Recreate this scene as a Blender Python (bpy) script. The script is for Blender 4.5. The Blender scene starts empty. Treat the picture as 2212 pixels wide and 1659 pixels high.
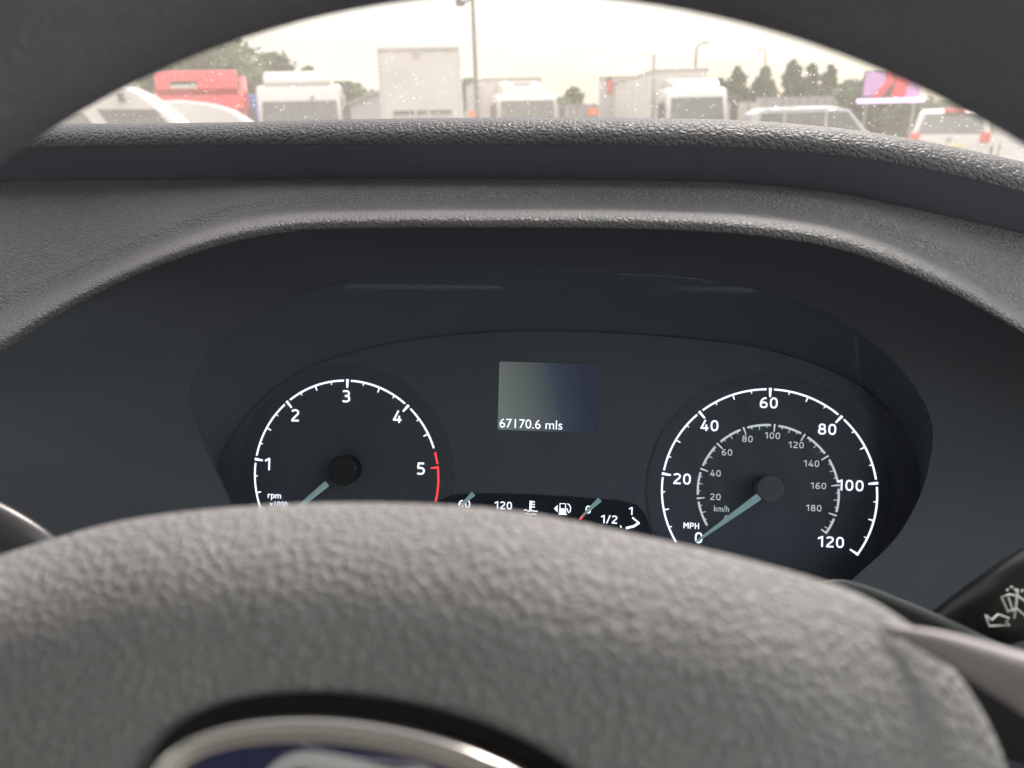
import bpy, bmesh, math, random
from mathutils import Vector, Matrix
import numpy as np
random.seed(7)
PI = math.pi
R = math.radians
sc = bpy.context.scene
COL = sc.collection

# ------------------------------------------------------------------ camera
EYE = 1.72
YAW, PITCH, ROLL = R(9), R(20), R(1.5)
F_ = Vector((-math.sin(YAW)*math.cos(PITCH), math.cos(YAW)*math.cos(PITCH), -math.sin(PITCH)))
_r = Vector((math.cos(YAW), math.sin(YAW), 0))
_u = _r.cross(F_)
R_ = _r*math.cos(ROLL) - _u*math.sin(ROLL)
U_ = _u*math.cos(ROLL) + _r*math.sin(ROLL)
CAM = Vector((0, 0, EYE))
cam_d = bpy.data.cameras.new('camera')
cam = bpy.data.objects.new('camera', cam_d)
COL.objects.link(cam)
M3 = Matrix((R_, U_, -F_)).transposed()
cam.matrix_world = Matrix.Translation(CAM) @ M3.to_4x4()
cam_d.sensor_width = 36
cam_d.lens = 36*1600/2212
cam_d.clip_start = 0.01
cam_d.clip_end = 3000
cam_d.dof.use_dof = True
cam_d.dof.focus_distance = 0.50
cam_d.dof.aperture_fstop = 8.8
sc.camera = cam

# ------------------------------------------------------------------ sky, sun, exposure
SUN_EL, SUN_AZ = R(42), R(18)      # azimuth from +Y towards +X
world = bpy.data.worlds.new('World')
sc.world = world
world.use_nodes = True
wn, wl = world.node_tree.nodes, world.node_tree.links
wn.clear()
wo = wn.new('ShaderNodeOutputWorld')
bg = wn.new('ShaderNodeBackground')
sky = wn.new('ShaderNodeTexSky')
sky.sky_type = 'NISHITA'
sky.sun_disc = False
sky.sun_elevation = SUN_EL
sky.sun_rotation = SUN_AZ
tc = wn.new('ShaderNodeTexCoord')
mp = wn.new('ShaderNodeMapping')
mp.inputs['Scale'].default_value = (1.6, 1.6, 6.5)
mp.inputs['Rotation'].default_value = (0, R(9), 0)
nz = wn.new('ShaderNodeTexNoise')
nz.inputs['Scale'].default_value = 2.1
nz.inputs['Detail'].default_value = 5
nz.inputs['Roughness'].default_value = 0.5
cr = wn.new('ShaderNodeValToRGB')
cr.color_ramp.elements[0].position = 0.42
cr.color_ramp.elements[0].color = (0.86, 0.74, 0.62, 1)
cr.color_ramp.elements[1].position = 0.57
cr.color_ramp.elements[1].color = (1.08, 0.97, 0.78, 1)
sep = wn.new('ShaderNodeSeparateXYZ')
mx0 = wn.new('ShaderNodeMath'); mx0.operation = 'MAXIMUM'; mx0.inputs[1].default_value = 0
gr = wn.new('ShaderNodeMath'); gr.operation = 'MULTIPLY_ADD'     # overcast sky: brighter towards the zenith
gr.inputs[1].default_value = 10.5; gr.inputs[2].default_value = 3.3
mul = wn.new('ShaderNodeVectorMath'); mul.operation = 'SCALE'
mix = wn.new('ShaderNodeMixRGB'); mix.inputs[0].default_value = 0.88
wl.new(tc.outputs['Generated'], mp.inputs['Vector'])
wl.new(mp.outputs[0], nz.inputs['Vector'])
wl.new(nz.outputs['Fac'], cr.inputs[0])
wl.new(tc.outputs['Generated'], sep.inputs[0])
wl.new(sep.outputs['Z'], mx0.inputs[0])
wl.new(mx0.outputs[0], gr.inputs[0])
tint = wn.new('ShaderNodeMixRGB'); tint.blend_type = 'MULTIPLY'       # cream low cloud, cooler grey cloud overhead
tint.inputs[2].default_value = (.86, .97, 1.22, 1)
tz = wn.new('ShaderNodeMath'); tz.operation = 'MULTIPLY'; tz.inputs[1].default_value = 1.6; tz.use_clamp = True
wl.new(mx0.outputs[0], tz.inputs[0]); wl.new(tz.outputs[0], tint.inputs[0]); wl.new(cr.outputs[0], tint.inputs[1])
wl.new(tint.outputs[0], mul.inputs[0])
wl.new(gr.outputs[0], mul.inputs['Scale'])
wl.new(sky.outputs[0], mix.inputs[1])
wl.new(mul.outputs[0], mix.inputs[2])
wl.new(mix.outputs[0], bg.inputs['Color'])
bg.inputs['Strength'].default_value = 0.1
wl.new(bg.outputs[0], wo.inputs['Surface'])

sun_d = bpy.data.lights.new('sun', 'SUN')
sun_d.energy = 1.5
sun_d.angle = R(16)
sun_d.color = (1.0, 0.87, 0.78)
sun = bpy.data.objects.new('sun', sun_d)
COL.objects.link(sun)
sd = Vector((math.sin(SUN_AZ)*math.cos(SUN_EL), math.cos(SUN_AZ)*math.cos(SUN_EL), math.sin(SUN_EL)))
sun.rotation_euler = sd.to_track_quat('Z', 'Y').to_euler()

sc.view_settings.view_transform = 'Standard'
sc.view_settings.look = 'None'
sc.view_settings.exposure = 2.25
sc.view_settings.gamma = 1
sc.view_settings.use_curve_mapping = False
sc.cycles.use_denoising = True
sc.cycles.max_bounces = 8
sc.cycles.transparent_max_bounces = 16
sc.cycles.caustics_reflective = False
sc.cycles.caustics_refractive = False
sc.cycles.sample_clamp_indirect = 6

# ------------------------------------------------------------------ measuring helpers (picture 2212 wide -> real places)
def ray(px, py):
    return F_ + R_*((px-1106)/1600) + U_*((829.5-py)/1600)
def on_y(px, py, Y):
    d = ray(px, py)
    return CAM + d*(Y/d.y)
def at_depth(px, py, D):
    return CAM + ray(px, py)*D
def on_plane(px, py, p0, n):
    d = ray(px, py)
    return CAM + d*((p0-CAM).dot(n)/d.dot(n))
def interp(xs, pts):
    """smooth (Catmull-Rom style, monotone enough) interpolation of a list of (x, y)"""
    X = np.array([p[0] for p in pts], float); Y = np.array([p[1] for p in pts], float)
    m = np.gradient(Y, X)
    out = []
    for x in xs:
        i = int(np.clip(np.searchsorted(X, x)-1, 0, len(X)-2))
        h = X[i+1]-X[i]; t = (x-X[i])/h
        t = max(0, min(1, t)) if 0 else t
        out.append((2*t**3-3*t**2+1)*Y[i]+(t**3-2*t**2+t)*h*m[i]+(-2*t**3+3*t**2)*Y[i+1]+(t**3-t**2)*h*m[i+1])
    return out
def spline(pts, n):
    """n points along a Catmull-Rom curve through 3D points"""
    P = [Vector(p) for p in pts]
    P = [P[0]*2-P[1]] + P + [P[-1]*2-P[-2]]
    k = len(P)-3
    res = []
    for j in range(n):
        s = j/(n-1)*k; i = min(int(s), k-1); t = s-i
        a, b, c, d = P[i:i+4]
        res.append(0.5*((2*b)+(c-a)*t+(2*a-5*b+4*c-d)*t*t+(3*b-a-3*c+d)*t**3))
    return res

# ------------------------------------------------------------------ object helpers
def link(name, me, mat=None, parent=None, smooth=False, **props):
    o = bpy.data.objects.new(name, me)
    COL.objects.link(o)
    if mat is not None and me is not None:
        me.materials.append(mat)
    if smooth and me is not None:
        me.polygons.foreach_set('use_smooth', [True]*len(me.polygons))
    if parent is not None:
        o.parent = parent
    for k, v in props.items():
        o[k] = v
    return o
def thing(name, label, cat, loc=(0, 0, 0), rotz=0, group=None):
    o = bpy.data.objects.new(name, None)
    COL.objects.link(o)
    o.empty_display_size = 0.1
    o.location = loc
    o.rotation_euler = (0, 0, rotz)
    o['label'] = label; o['category'] = cat
    if group: o['group'] = group
    return o
def tag(o, label, cat, group=None):
    o['label'] = label; o['category'] = cat
    if group: o['group'] = group
    return o
class MB:
    def __init__(s): s.v = []; s.f = []
    def add(s, vs, fs):
        k = len(s.v); s.v += [tuple(v) for v in vs]; s.f += [tuple(i+k for i in f) for f in fs]; return s
    def box(s, x0, x1, y0, y1, z0, z1):
        return s.add([(x0,y0,z0),(x1,y0,z0),(x1,y1,z0),(x0,y1,z0),(x0,y0,z1),(x1,y0,z1),(x1,y1,z1),(x0,y1,z1)],
                     [(0,3,2,1),(4,5,6,7),(0,1,5,4),(1,2,6,5),(2,3,7,6),(3,0,4,7)])
    def prism(s, prof, x0, x1, axis='x'):
        """prof: list of (a,b) counter-clockwise; extruded along axis"""
        n = len(prof)
        def mk(a, b, x):
            return (x, a, b) if axis == 'x' else ((a, x, b) if axis == 'y' else (a, b, x))
        vs = [mk(a, b, x0) for a, b in prof]+[mk(a, b, x1) for a, b in prof]
        fs = [tuple(range(n)), tuple(range(2*n-1, n-1, -1))]+[(i, i+n, (i+1) % n+n, (i+1) % n) for i in range(n)]
        return s.add(vs, fs)
    def cyl(s, p0, p1, r0, r1=None, n=16):
        r1 = r0 if r1 is None else r1
        p0, p1 = Vector(p0), Vector(p1)
        d = (p1-p0).normalized()
        a = d.orthogonal().normalized(); b = d.cross(a)
        vs = []
        for p, r in ((p0, r0), (p1, r1)):
            for i in range(n):
                t = 2*PI*i/n
                vs.append(p+a*r*math.cos(t)+b*r*math.sin(t))
        fs = [tuple(range(n-1, -1, -1)), tuple(range(n, 2*n))]+[(i, (i+1) % n, (i+1) % n+n, i+n) for i in range(n)]
        return s.add(vs, fs)
    def tube(s, pts, r, n=8):
        pts = [Vector(p) for p in pts]
        rings = []
        a = None
        for i, p in enumerate(pts):
            d = (pts[min(i+1, len(pts)-1)]-pts[max(i-1, 0)]).normalized()
            a = d.orthogonal().normalized() if a is None else (a-d*a.dot(d)).normalized()
            b = d.cross(a)
            rr = r[i] if isinstance(r, (list, tuple)) else r
            rings.append([p+a*rr*math.cos(2*PI*k/n)+b*rr*math.sin(2*PI*k/n) for k in range(n)])
        vs = [v for q in rings for v in q]
        fs = [(i*n+k, i*n+(k+1) % n, (i+1)*n+(k+1) % n, (i+1)*n+k) for i in range(len(pts)-1) for k in range(n)]
        fs += [tuple(range(n-1, -1, -1)), tuple(range((len(pts)-1)*n, len(pts)*n))]
        return s.add(vs, fs)
    def grid(s, rows, closed=False):
        m, n = len(rows), len(rows[0])
        vs = [v for r in rows for v in r]
        fs = [(i*n+j, i*n+(j+1) % n, (i+1)*n+(j+1) % n, (i+1)*n+j) for i in range(m-1) for j in range(n if closed else n-1)]
        return s.add(vs, fs)
    def mesh(s, name):
        me = bpy.data.meshes.new(name)
        me.from_pydata(s.v, [], s.f)
        me.update()
        return me
    def obj(s, name, mat, parent=None, smooth=False, bevel=0, seg=2, fix=True, **props):
        me = s.mesh(name)
        if fix:
            bm = bmesh.new(); bm.from_mesh(me)
            bmesh.ops.recalc_face_normals(bm, faces=bm.faces)
            bm.to_mesh(me); bm.free()
        o = link(name, me, mat, parent, smooth or bevel > 0, **props)
        if bevel:
            b = o.modifiers.new('bevel', 'BEVEL'); b.width = bevel; b.segments = seg
            b.limit_method = 'ANGLE'; b.angle_limit = R(35); b.harden_normals = True
        return o

# ------------------------------------------------------------------ materials
def mat(name, col, rough=0.6, metal=0.0, spec=0.5, var=0.0, vscale=3.0, bump=None, emit=None, coat=0):
    m = bpy.data.materials.new(name)
    m.use_nodes = True
    nt = m.node_tree; n = nt.nodes; l = nt.links
    b = n['Principled BSDF']
    b.inputs['Base Color'].default_value = (*col, 1)
    b.inputs['Roughness'].default_value = rough
    b.inputs['Metallic'].default_value = metal
    b.inputs['Specular IOR Level'].default_value = spec
    b.inputs['Coat Weight'].default_value = coat
    t = n.new('ShaderNodeTexCoord')
    if var:
        z = n.new('ShaderNodeTexNoise'); z.inputs['Scale'].default_value = vscale; z.inputs['Detail'].default_value = 6
        l.new(t.outputs['Object'], z.inputs['Vector'])
        r = n.new('ShaderNodeMapRange')
        r.inputs['From Min'].default_value = .3; r.inputs['From Max'].default_value = .7
        r.inputs['To Min'].default_value = 1-var; r.inputs['To Max'].default_value = 1+var
        l.new(z.outputs['Fac'], r.inputs['Value'])
        s = n.new('ShaderNodeVectorMath'); s.operation = 'SCALE'
        s.inputs[0].default_value = col
        l.new(r.outputs[0], s.inputs['Scale'])
        l.new(s.outputs[0], b.inputs['Base Color'])
    if bump:
        kind, scale, dist = bump
        bp = n.new('ShaderNodeBump'); bp.inputs['Distance'].default_value = dist
        bp.inputs['Strength'].default_value = 1
        if kind == 'grain':
            # moulded leather grain: rounded cells with creases between, warped by noise
            wz = n.new('ShaderNodeTexNoise'); wz.inputs['Scale'].default_value = scale*.55; wz.inputs['Detail'].default_value = 2
            l.new(t.outputs['Object'], wz.inputs['Vector'])
            sc_ = n.new('ShaderNodeVectorMath'); sc_.operation = 'SCALE'; sc_.inputs['Scale'].default_value = .9/scale
            l.new(wz.outputs['Color'], sc_.inputs[0])
            ad = n.new('ShaderNodeVectorMath'); ad.operation = 'ADD'
            l.new(t.outputs['Object'], ad.inputs[0]); l.new(sc_.outputs[0], ad.inputs[1])
            v = n.new('ShaderNodeTexVoronoi'); v.feature = 'DISTANCE_TO_EDGE'; v.inputs['Scale'].default_value = scale
            l.new(ad.outputs[0], v.inputs['Vector'])
            cl = n.new('ShaderNodeMapRange'); cl.interpolation_type = 'SMOOTHSTEP'
            cl.inputs['From Max'].default_value = .28
            l.new(v.outputs['Distance'], cl.inputs['Value'])
            z2 = n.new('ShaderNodeTexNoise'); z2.inputs['Scale'].default_value = scale*2.2; z2.inputs['Detail'].default_value = 2
            l.new(t.outputs['Object'], z2.inputs['Vector'])
            ma = n.new('ShaderNodeMath'); ma.operation = 'MULTIPLY_ADD'; ma.inputs[1].default_value = .35
            l.new(z2.outputs['Fac'], ma.inputs[0]); l.new(cl.outputs[0], ma.inputs[2])
            l.new(ma.outputs[0], bp.inputs['Height'])
        else:
            z2 = n.new('ShaderNodeTexNoise'); z2.inputs['Scale'].default_value = scale; z2.inputs['Detail'].default_value = 3
            l.new(t.outputs['Object'], z2.inputs['Vector'])
            l.new(z2.outputs['Fac'], bp.inputs['Height'])
        l.new(bp.outputs[0], b.inputs['Normal'])
    if emit:
        b.inputs['Emission Color'].default_value = (*emit[0], 1)
        b.inputs['Emission Strength'].default_value = emit[1]
    return m
def thin_glass(name, tint, refl, rough=0.0, veil=0.0, veilcol=(1, 1, 1)):
    m = bpy.data.materials.new(name); m.use_nodes = True
    nt = m.node_tree; n = nt.nodes; l = nt.links; n.clear()
    o = n.new('ShaderNodeOutputMaterial')
    tr = n.new('ShaderNodeBsdfTransparent'); tr.inputs[0].default_value = (*tint, 1)
    gl = n.new('ShaderNodeBsdfGlossy'); gl.inputs['Roughness'].default_value = rough
    fr = n.new('ShaderNodeLayerWeight')
    pw = n.new('ShaderNodeMath'); pw.operation = 'POWER'; pw.inputs[1].default_value = 4
    l.new(fr.outputs['Facing'], pw.inputs[0])
    ml = n.new('ShaderNodeMath'); ml.operation = 'MULTIPLY_ADD'; ml.inputs[1].default_value = refl*.7; ml.inputs[2].default_value = refl*.045
    m1 = n.new('ShaderNodeMixShader')
    l.new(pw.outputs[0], ml.inputs[0]); l.new(ml.outputs[0], m1.inputs[0])
    l.new(tr.outputs[0], m1.inputs[1]); l.new(gl.outputs[0], m1.inputs[2])
    last = m1
    if veil:      # a film of road dust and dried drizzle that scatters light
        df = n.new('ShaderNodeBsdfTranslucent'); df.inputs[0].default_value = (*veilcol, 1)
        m2 = n.new('ShaderNodeMixShader')
        t = n.new('ShaderNodeTexCoord')
        z = n.new('ShaderNodeTexNoise'); z.inputs['Scale'].default_value = 5; z.inputs['Detail'].default_value = 8
        z.inputs['Roughness'].default_value = .65
        l.new(t.outputs['Object'], z.inputs['Vector'])
        r = n.new('ShaderNodeMapRange'); r.inputs['From Min'].default_value = .3; r.inputs['From Max'].default_value = .7
        r.inputs['To Min'].default_value = veil*.75; r.inputs['To Max'].default_value = veil*1.25
        l.new(z.outputs['Fac'], r.inputs['Value'])
        l.new(r.outputs[0], m2.inputs[0]); l.new(m1.outputs[0], m2.inputs[1]); l.new(df.outputs[0], m2.inputs[2])
        last = m2
    l.new(last.outputs[0], o.inputs[0])
    return m

M = {}
M['dash'] = mat('dash_grain', (.155, .149, .153), .55, spec=.35, var=.08, vscale=14, bump=('grain', 350, .0007))
M['dash_coarse'] = mat('dash_coarse_grain', (.085, .083, .086), .54, spec=.36, var=.10, vscale=14, bump=('grain', 250, .0006))
M['dark_face'] = mat('dash_dark_plastic', (.140, .148, .180), .75, spec=.3, var=.06, vscale=20, bump=('noise', 900, .00006))
M['cowl'] = mat('cowl_plastic', (.108, .116, .138), .8, spec=.2, var=.07, vscale=9, bump=('noise', 1200, .00005))
M['panel'] = mat('cluster_panel', (.124, .133, .156), .7, spec=.3, var=.04, vscale=20)
M['dial'] = mat('dial_black', (.106, .115, .137), .7, spec=.25)
M['dust'] = mat('pale_dust', (.62, .64, .68), .9)
M['surround'] = mat('inner_surround_plastic', (.126, .134, .154), .8, spec=.2)
M['pod'] = mat('pod_black', (.030, .034, .045), .7, spec=.2)
M['white_print'] = mat('white_print', (.80, .80, .84), .6, emit=((.85, .87, 1), .32))
M['grey_print'] = mat('grey_print', (.42, .45, .43), .6, emit=((.8, .85, .85), .13))
M['red_print'] = mat('red_print', (.75, .04, .05), .6, emit=((1, .06, .07), .30))
M['needle'] = mat('needle_plastic', (.20, .30, .31), .35, spec=.6, emit=((.5, .7, .7), .06))
M['hubcap'] = mat('needle_hub_black', (.010, .010, .012), .28, spec=.6)
M['hubcap_matt'] = mat('needle_hub_matt', (.15, .145, .15), .85, spec=.15, bump=('noise', 2500, .00005))
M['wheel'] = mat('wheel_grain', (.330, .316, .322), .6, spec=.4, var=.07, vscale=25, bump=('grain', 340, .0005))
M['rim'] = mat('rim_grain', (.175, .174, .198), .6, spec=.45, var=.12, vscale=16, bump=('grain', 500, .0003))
M['recess'] = mat('recess_black', (.03, .032, .033), .7)
M['chrome'] = mat('chrome', (.80, .77, .74), .16, metal=1)
M['satin'] = mat('satin_silver', (.40, .375, .385), .55, metal=.3)
M['script'] = mat('script_silver', (.80, .79, .80), .3, metal=.3)
M['blue'] = mat('badge_blue', (.012, .022, .12), .2, coat=1)
M['stalk'] = mat('stalk_black', (.02, .02, .021), .35, spec=.5, bump=('noise', 900, .00004))
M['icon'] = mat('icon_white', (.75, .74, .70), .6)
M['trim'] = mat('cab_trim', (.17, .17, .175), .8)
M['headliner'] = mat('headliner_felt', (.62, .60, .58), .95)
M['seal'] = mat('rubber_seal', (.02, .02, .02), .6)
M['lens'] = thin_glass('lens_clear', (.93, .95, .97), .10, .02)
M['windscreen'] = thin_glass('windscreen_glass', (.455, .465, .47), .25, 0.0, veil=.075, veilcol=(.92, .86, .76))
M['side_glass'] = thin_glass('door_glass', (.90, .95, .93), 1.0)
M['drops'] = bpy.data.materials.new('drops'); M['drops'].use_nodes = True
_n = M['drops'].node_tree.nodes; _l = M['drops'].node_tree.links; _n.clear()
_o = _n.new('ShaderNodeOutputMaterial'); _m = _n.new('ShaderNodeMixShader'); _m.inputs[0].default_value = .45
_a = _n.new('ShaderNodeBsdfTransparent'); _b = _n.new('ShaderNodeBsdfTranslucent'); _b.inputs[0].default_value = (1, 1, 1, 1)
_l.new(_a.outputs[0], _m.inputs[1]); _l.new(_b.outputs[0], _m.inputs[2]); _l.new(_m.outputs[0], _o.inputs[0])

def P3(*a): return Vector(a)

# ================================================================== GROUND
g = MB().box(-400, 400, -60, 900, -0.3, 0)
M['asphalt'] = mat('asphalt', (.16, .155, .15), .85, var=.25, vscale=.6, bump=('noise', 30, .01))
g.obj('ground', M['asphalt'], kind='structure')

# ================================================================== VEHICLES AND YARD
M['white_paint'] = mat('white_paint', (.60, .56, .52), .35, var=.05, vscale=1.2, coat=.3)
M['trailer_white'] = mat('trailer_white', (.60, .555, .51), .5, var=.08, vscale=.9)
M['trailer_grey'] = mat('trailer_grey', (.50, .47, .46), .5, var=.1, vscale=.8)
M['trailer_edge'] = mat('trailer_edge', (.40, .37, .34), .5, metal=.3)
M['red_paint'] = mat('red_paint', (.66, .02, .03), .35, var=.08, vscale=2, coat=.3)
M['glass_dark'] = mat('vehicle_glass', (.05, .065, .065), .08, spec=.8, var=.3, vscale=2)
M['black_plastic'] = mat('black_plastic', (.03, .03, .03), .6)
M['tyre'] = mat('tyre', (.02, .02, .02), .85)
M['steel'] = mat('steel_wheel', (.45, .45, .45), .4, metal=.7)
M['lamp_red'] = mat('lamp_red', (.70, .04, .03), .25, coat=.5)
M['lamp_clear'] = mat('lamp_clear', (.75, .76, .78), .15, metal=.3)
M['blue_paint'] = mat('blue_paint', (.03, .10, .38), .5)
M['orange'] = mat('orange_plastic', (.80, .16, .03), .6)
M['concrete'] = mat('concrete', (.34, .34, .35), .9, var=.12, vscale=1.5)
M['beige'] = mat('beige_cladding', (.52, .46, .40), .8, var=.08, vscale=.7)
M['pole'] = mat('pole_steel', (.07, .06, .05), .6, var=.3, vscale=3)
M['galv'] = mat('galvanised', (.30, .29, .28), .5, metal=.5)
M['shed'] = mat('shed_sheet', (.45, .45, .45), .6, var=.06, vscale=.3)
M['plate'] = mat('number_plate', (.75, .6, .08), .5)

def wheel(parent, x, y, r=.5, w=.3):
    t = MB().cyl((x-w/2, y, r), (x+w/2, y, r), r, n=24).obj('wheel', M['tyre'], parent, bevel=.03)
    MB().cyl((x-w/2-.01, y, r), (x+w/2+.01, y, r), r*.58, n=20).obj('wheel_disc', M['steel'], t)
    return t

def truck_cab(root, x0, x1, y0, z1, paint, windscreen_z, roof_pts, depth=2.2, defl=None, visor=True):
    """lorry cab facing -y. x0..x1 width, y0 front, z1 roof"""
    cx = (x0+x1)/2
    za, zb = windscreen_z
    prof = [(y0+.02, .45), (y0, .9), (y0+.02, za-.05), (y0+.22, zb+.05), (y0+.42, z1-.04), (y0+.75, z1), (y0+depth, z1), (y0+depth, .45)]
    MB().prism(prof, x0, x1).obj('cab', paint, root, bevel=.09, seg=3)
    s = (x1-x0)
    # windscreen lies on the raked front, proud of it
    w = MB(); e = .012
    zz = lambda z: y0+.02+.20*(z-(za-.05))/((zb+.05)-(za-.05))
    w.add([(x0+.10, zz(za)-e, za), (x1-.10, zz(za)-e, za), (x1-.16, zz(zb)-e, zb), (x0+.16, zz(zb)-e, zb),
           (x0+.10, zz(za)+.05, za), (x1-.10, zz(za)+.05, za), (x1-.16, zz(zb)+.05, zb), (x0+.16, zz(zb)+.05, zb)],
          [(0,1,2,3),(7,6,5,4),(0,4,5,1),(1,5,6,2),(2,6,7,3),(3,7,4,0)])
    w.obj('windscreen', M['glass_dark'], root, bevel=.01)
    for sx in (-1, 1):
        xs = x0 if sx < 0 else x1
        a, b = sorted((xs+sx*.012, xs-sx*.03))
        MB().prism([(y0+.38, za+.02), (y0+1.25, za+.02), (y0+1.25, zb-.02), (y0+.52, zb-.02)], a, b).obj('side_window', M['glass_dark'], root)
        mx = xs+sx*.16
        arm = MB().tube([(xs, y0+.20, zb-.03), (mx, y0+.02, zb-.06), (mx, y0+.02, za+.15)], .02).obj('mirror_arm', M['black_plastic'], root)
        MB().box(mx-.11, mx+.11, y0-.02, y0+.10, za-.02, zb-.15).obj('mirror', M['black_plastic'], root, bevel=.03)
        hx = xs-sx*.32
        MB().box(hx-.2, hx+.2, y0-.03, y0+.05, .62, .86).obj('headlight', M['lamp_clear'], root, bevel=.03)
        wheel(root, xs-sx*.17, y0+1.35, .5, .32)
    for k in range(4):
        MB().box(cx-.75, cx+.75, y0-.03, y0+.02, .95+k*.11, 1.02+k*.11).obj('grille_bar', M['black_plastic'], root)
    MB().box(x0+.05, x1-.05, y0-.06, y0+.3, .30, .60).obj('bumper', M['black_plastic'], root, bevel=.04)
    for sx in (-1, 1):
        MB().tube([(cx+sx*.35-.3, zz(za)-.03, za+.02), (cx+sx*.35+.25, zz(za+.5)-.03, za+.35)], .012).obj('wiper', M['black_plastic'], root)
    if visor:
        MB().prism([(y0+.02, zb+.02), (y0-.10, zb+.06), (y0+.02, zb+.20), (y0+.32, zb+.12)], x0+.08, x1-.08).obj('sun_visor', paint, root, bevel=.03)

def xz(pxl, pxr, pyt, Y):
    a = on_y(pxl, pyt, Y); b = on_y(pxr, pyt, Y)
    return a.x, b.x, (a.z+b.z)/2

# ---- red lorry
Y = 24.0
x0, x1, ztop = xz(338, 500, 150, Y)
cx = (x0+x1)/2
t = thing('lorry_cab', 'red lorry cab with slotted roof deflector, behind the white vans', 'lorry', (cx, Y, 0), math.atan(-cx/Y)-R(4))
hw = (x1-x0)/2
zr = on_y(420, 198, Y).z
truck_cab(t, -hw-.15, hw+.1, 0, zr, M['red_paint'], (1.45, zr-.62), None)
MB().prism([(.35, zr-.02), (.30, zr+.10), (.55, ztop), (1.2, ztop+.02), (1.2, zr-.02)], -hw+.02, hw-.02).obj('roof_deflector', M['red_paint'], t, bevel=.07)
sl0, sl1 = on_y(374, 185, Y).x-cx, on_y(424, 185, Y).x-cx
MB().box(sl0, sl1, .27, .62, zr+.10, zr+.22).obj('deflector_slot', M['trailer_white'], t, bevel=.02)
MB().box(sl0-.01, sl1+.01, .29, .60, zr+.222, zr+.33).obj('slot_dark_band', M['black_plastic'], t)  # dark upper half of the see-through slot
MB().prism([(.9, .9), (2.0, .9), (2.0, ztop-.1), (1.0, zr)], hw+.02, hw+.22).obj('side_fairing', M['red_paint'], t, bevel=.04)
MB().box(-hw, hw, 2.4, 8.5, .9, 1.25).obj('chassis', M['black_plastic'], t)

# ---- blue container stack part behind
Y = 30.0
a = on_y(503, 205, Y); b = on_y(530, 205, Y)
t = thing('blue_container', 'blue steel container between the red lorry and the white lorry', 'container', ((a.x+b.x)/2, Y, 0))
MB().box(-.9, .45, 0, 6, 0, a.z).obj('body', M['blue_paint'], t, bevel=.03)
for k in range(6):
    MB().box(-.85+k*.22, -.77+k*.22, -.05, .0, .15, a.z-.15).obj('rib', M['blue_paint'], t)
MB().tube([(.30, -.08, .2), (.30, -.08, a.z-.1)], .025).obj('locking_bar', M['galv'], t)

# ---- white lorry cab
Y = 24.0
x0, x1, zr = xz(556, 727, 181, Y)
cx = (x0+x1)/2; hw = (x1-x0)/2
zd = on_y(640, 151, Y).z
t = thing('lorry_cab', 'white lorry cab with rounded roof deflector, left of the tall white box trailer', 'lorry', (cx, Y, 0), math.atan(-cx/Y)-R(5))
truck_cab(t, -hw, hw, 0, zr, M['white_paint'], (1.40, zr-.50), None, visor=False)
MB().prism([(.45, zr-.03), (.42, zr+.1), (.62, zd-.04), (.85, zd), (1.7, zd), (1.7, zr-.03)], -hw+.25, hw-.28).obj('roof_deflector', M['white_paint'], t, bevel=.09, seg=3)
MB().cyl((.42, .16, zr-.42), (.42, .10, zr-.42), .05).obj('marker_lamp', M['black_plastic'], t)
MB().box(hw+.02, hw+.09, .55, 1.9, .9, zr-.3).obj('side_deflector', M['white_paint'], t, bevel=.02)
MB().box(-hw, hw, 2.4, 8, .9, 1.25).obj('chassis', M['black_plastic'], t)

# ---- grey shed with sloping roof
Y = 48.0
a = on_y(732, 235, Y); b = on_y(830, 193, Y); c = on_y(900, 193, Y)
t = thing('shed', 'low pale grey shed with sloping roof behind the lorries', 'shed', (a.x, Y, 0))
w_ = c.x-a.x; m_ = b.x-a.x
MB().prism([(0, 0), (w_*1.4, 0), (w_*1.4, b.z-.05), (m_, b.z-.05), (0, a.z-.05)], 0, 14, 'y').obj('wall', M['shed'], t)
MB().add([(-.2, -.2, a.z-.08), (m_, -.2, b.z), (m_, 14, b.z), (-.2, 14, a.z-.08), (-.2, -.2, a.z), (m_, -.2, b.z+.08), (m_, 14, b.z+.08), (-.2, 14, a.z)],
         [(0,1,2,3),(4,5,6,7),(0,1,5,4),(1,2,6,5),(2,3,7,6),(3,0,4,7)]).obj('roof', M['trailer_grey'], t)

# ---- tall white box trailer seen end-on
Y = 25.0
x0, x1, zt = xz(819, 989, 101, Y)
cx = (x0+x1)/2; hw = (x1-x0)/2
t = thing('box_trailer', 'tall white box trailer with a round badge under its top edge, end facing the camera', 'trailer', (cx, Y, 0), math.atan(-cx/Y)+R(1))
MB().box(-hw, hw, 0, 9, 1.05, zt-.12).obj('box_body', M['trailer_white'], t, bevel=.03)
MB().box(-hw-.02, hw+.02, -.03, 9.02, zt-.14, zt).obj('top_rail', M['trailer_edge'], t, bevel=.03)
for sx in (-1, 1):
    MB().box(sx*hw-.05, sx*hw+.05, -.04, .10, 1.05, zt-.15).obj('corner_post', M['trailer_white'], t, bevel=.02)
bz = on_y(899, 116, Y); 
MB().cyl((bz.x-cx, 0, bz.z), (bz.x-cx, -.05, bz.z), .11, n=20).obj('round_badge', M['trailer_edge'], t)
z0 = on_y(912, 258, Y).z; z1 = on_y(912, 237, Y).z
for u0, u1 in ((852, 896), (901, 923), (928, 974)):
    a = on_y(u0, 245, Y).x-cx; b = on_y(u1, 245, Y).x-cx
    MB().box(a, b, -.03, .02, 1.2, z1).obj('vent_panel', M['trailer_edge'], t, bevel=.01)
    MB().box(a+.02, b-.02, -.05, -.028, z1-.12, z1-.03).obj('vent_slot', M['black_plastic'], t)
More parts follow.
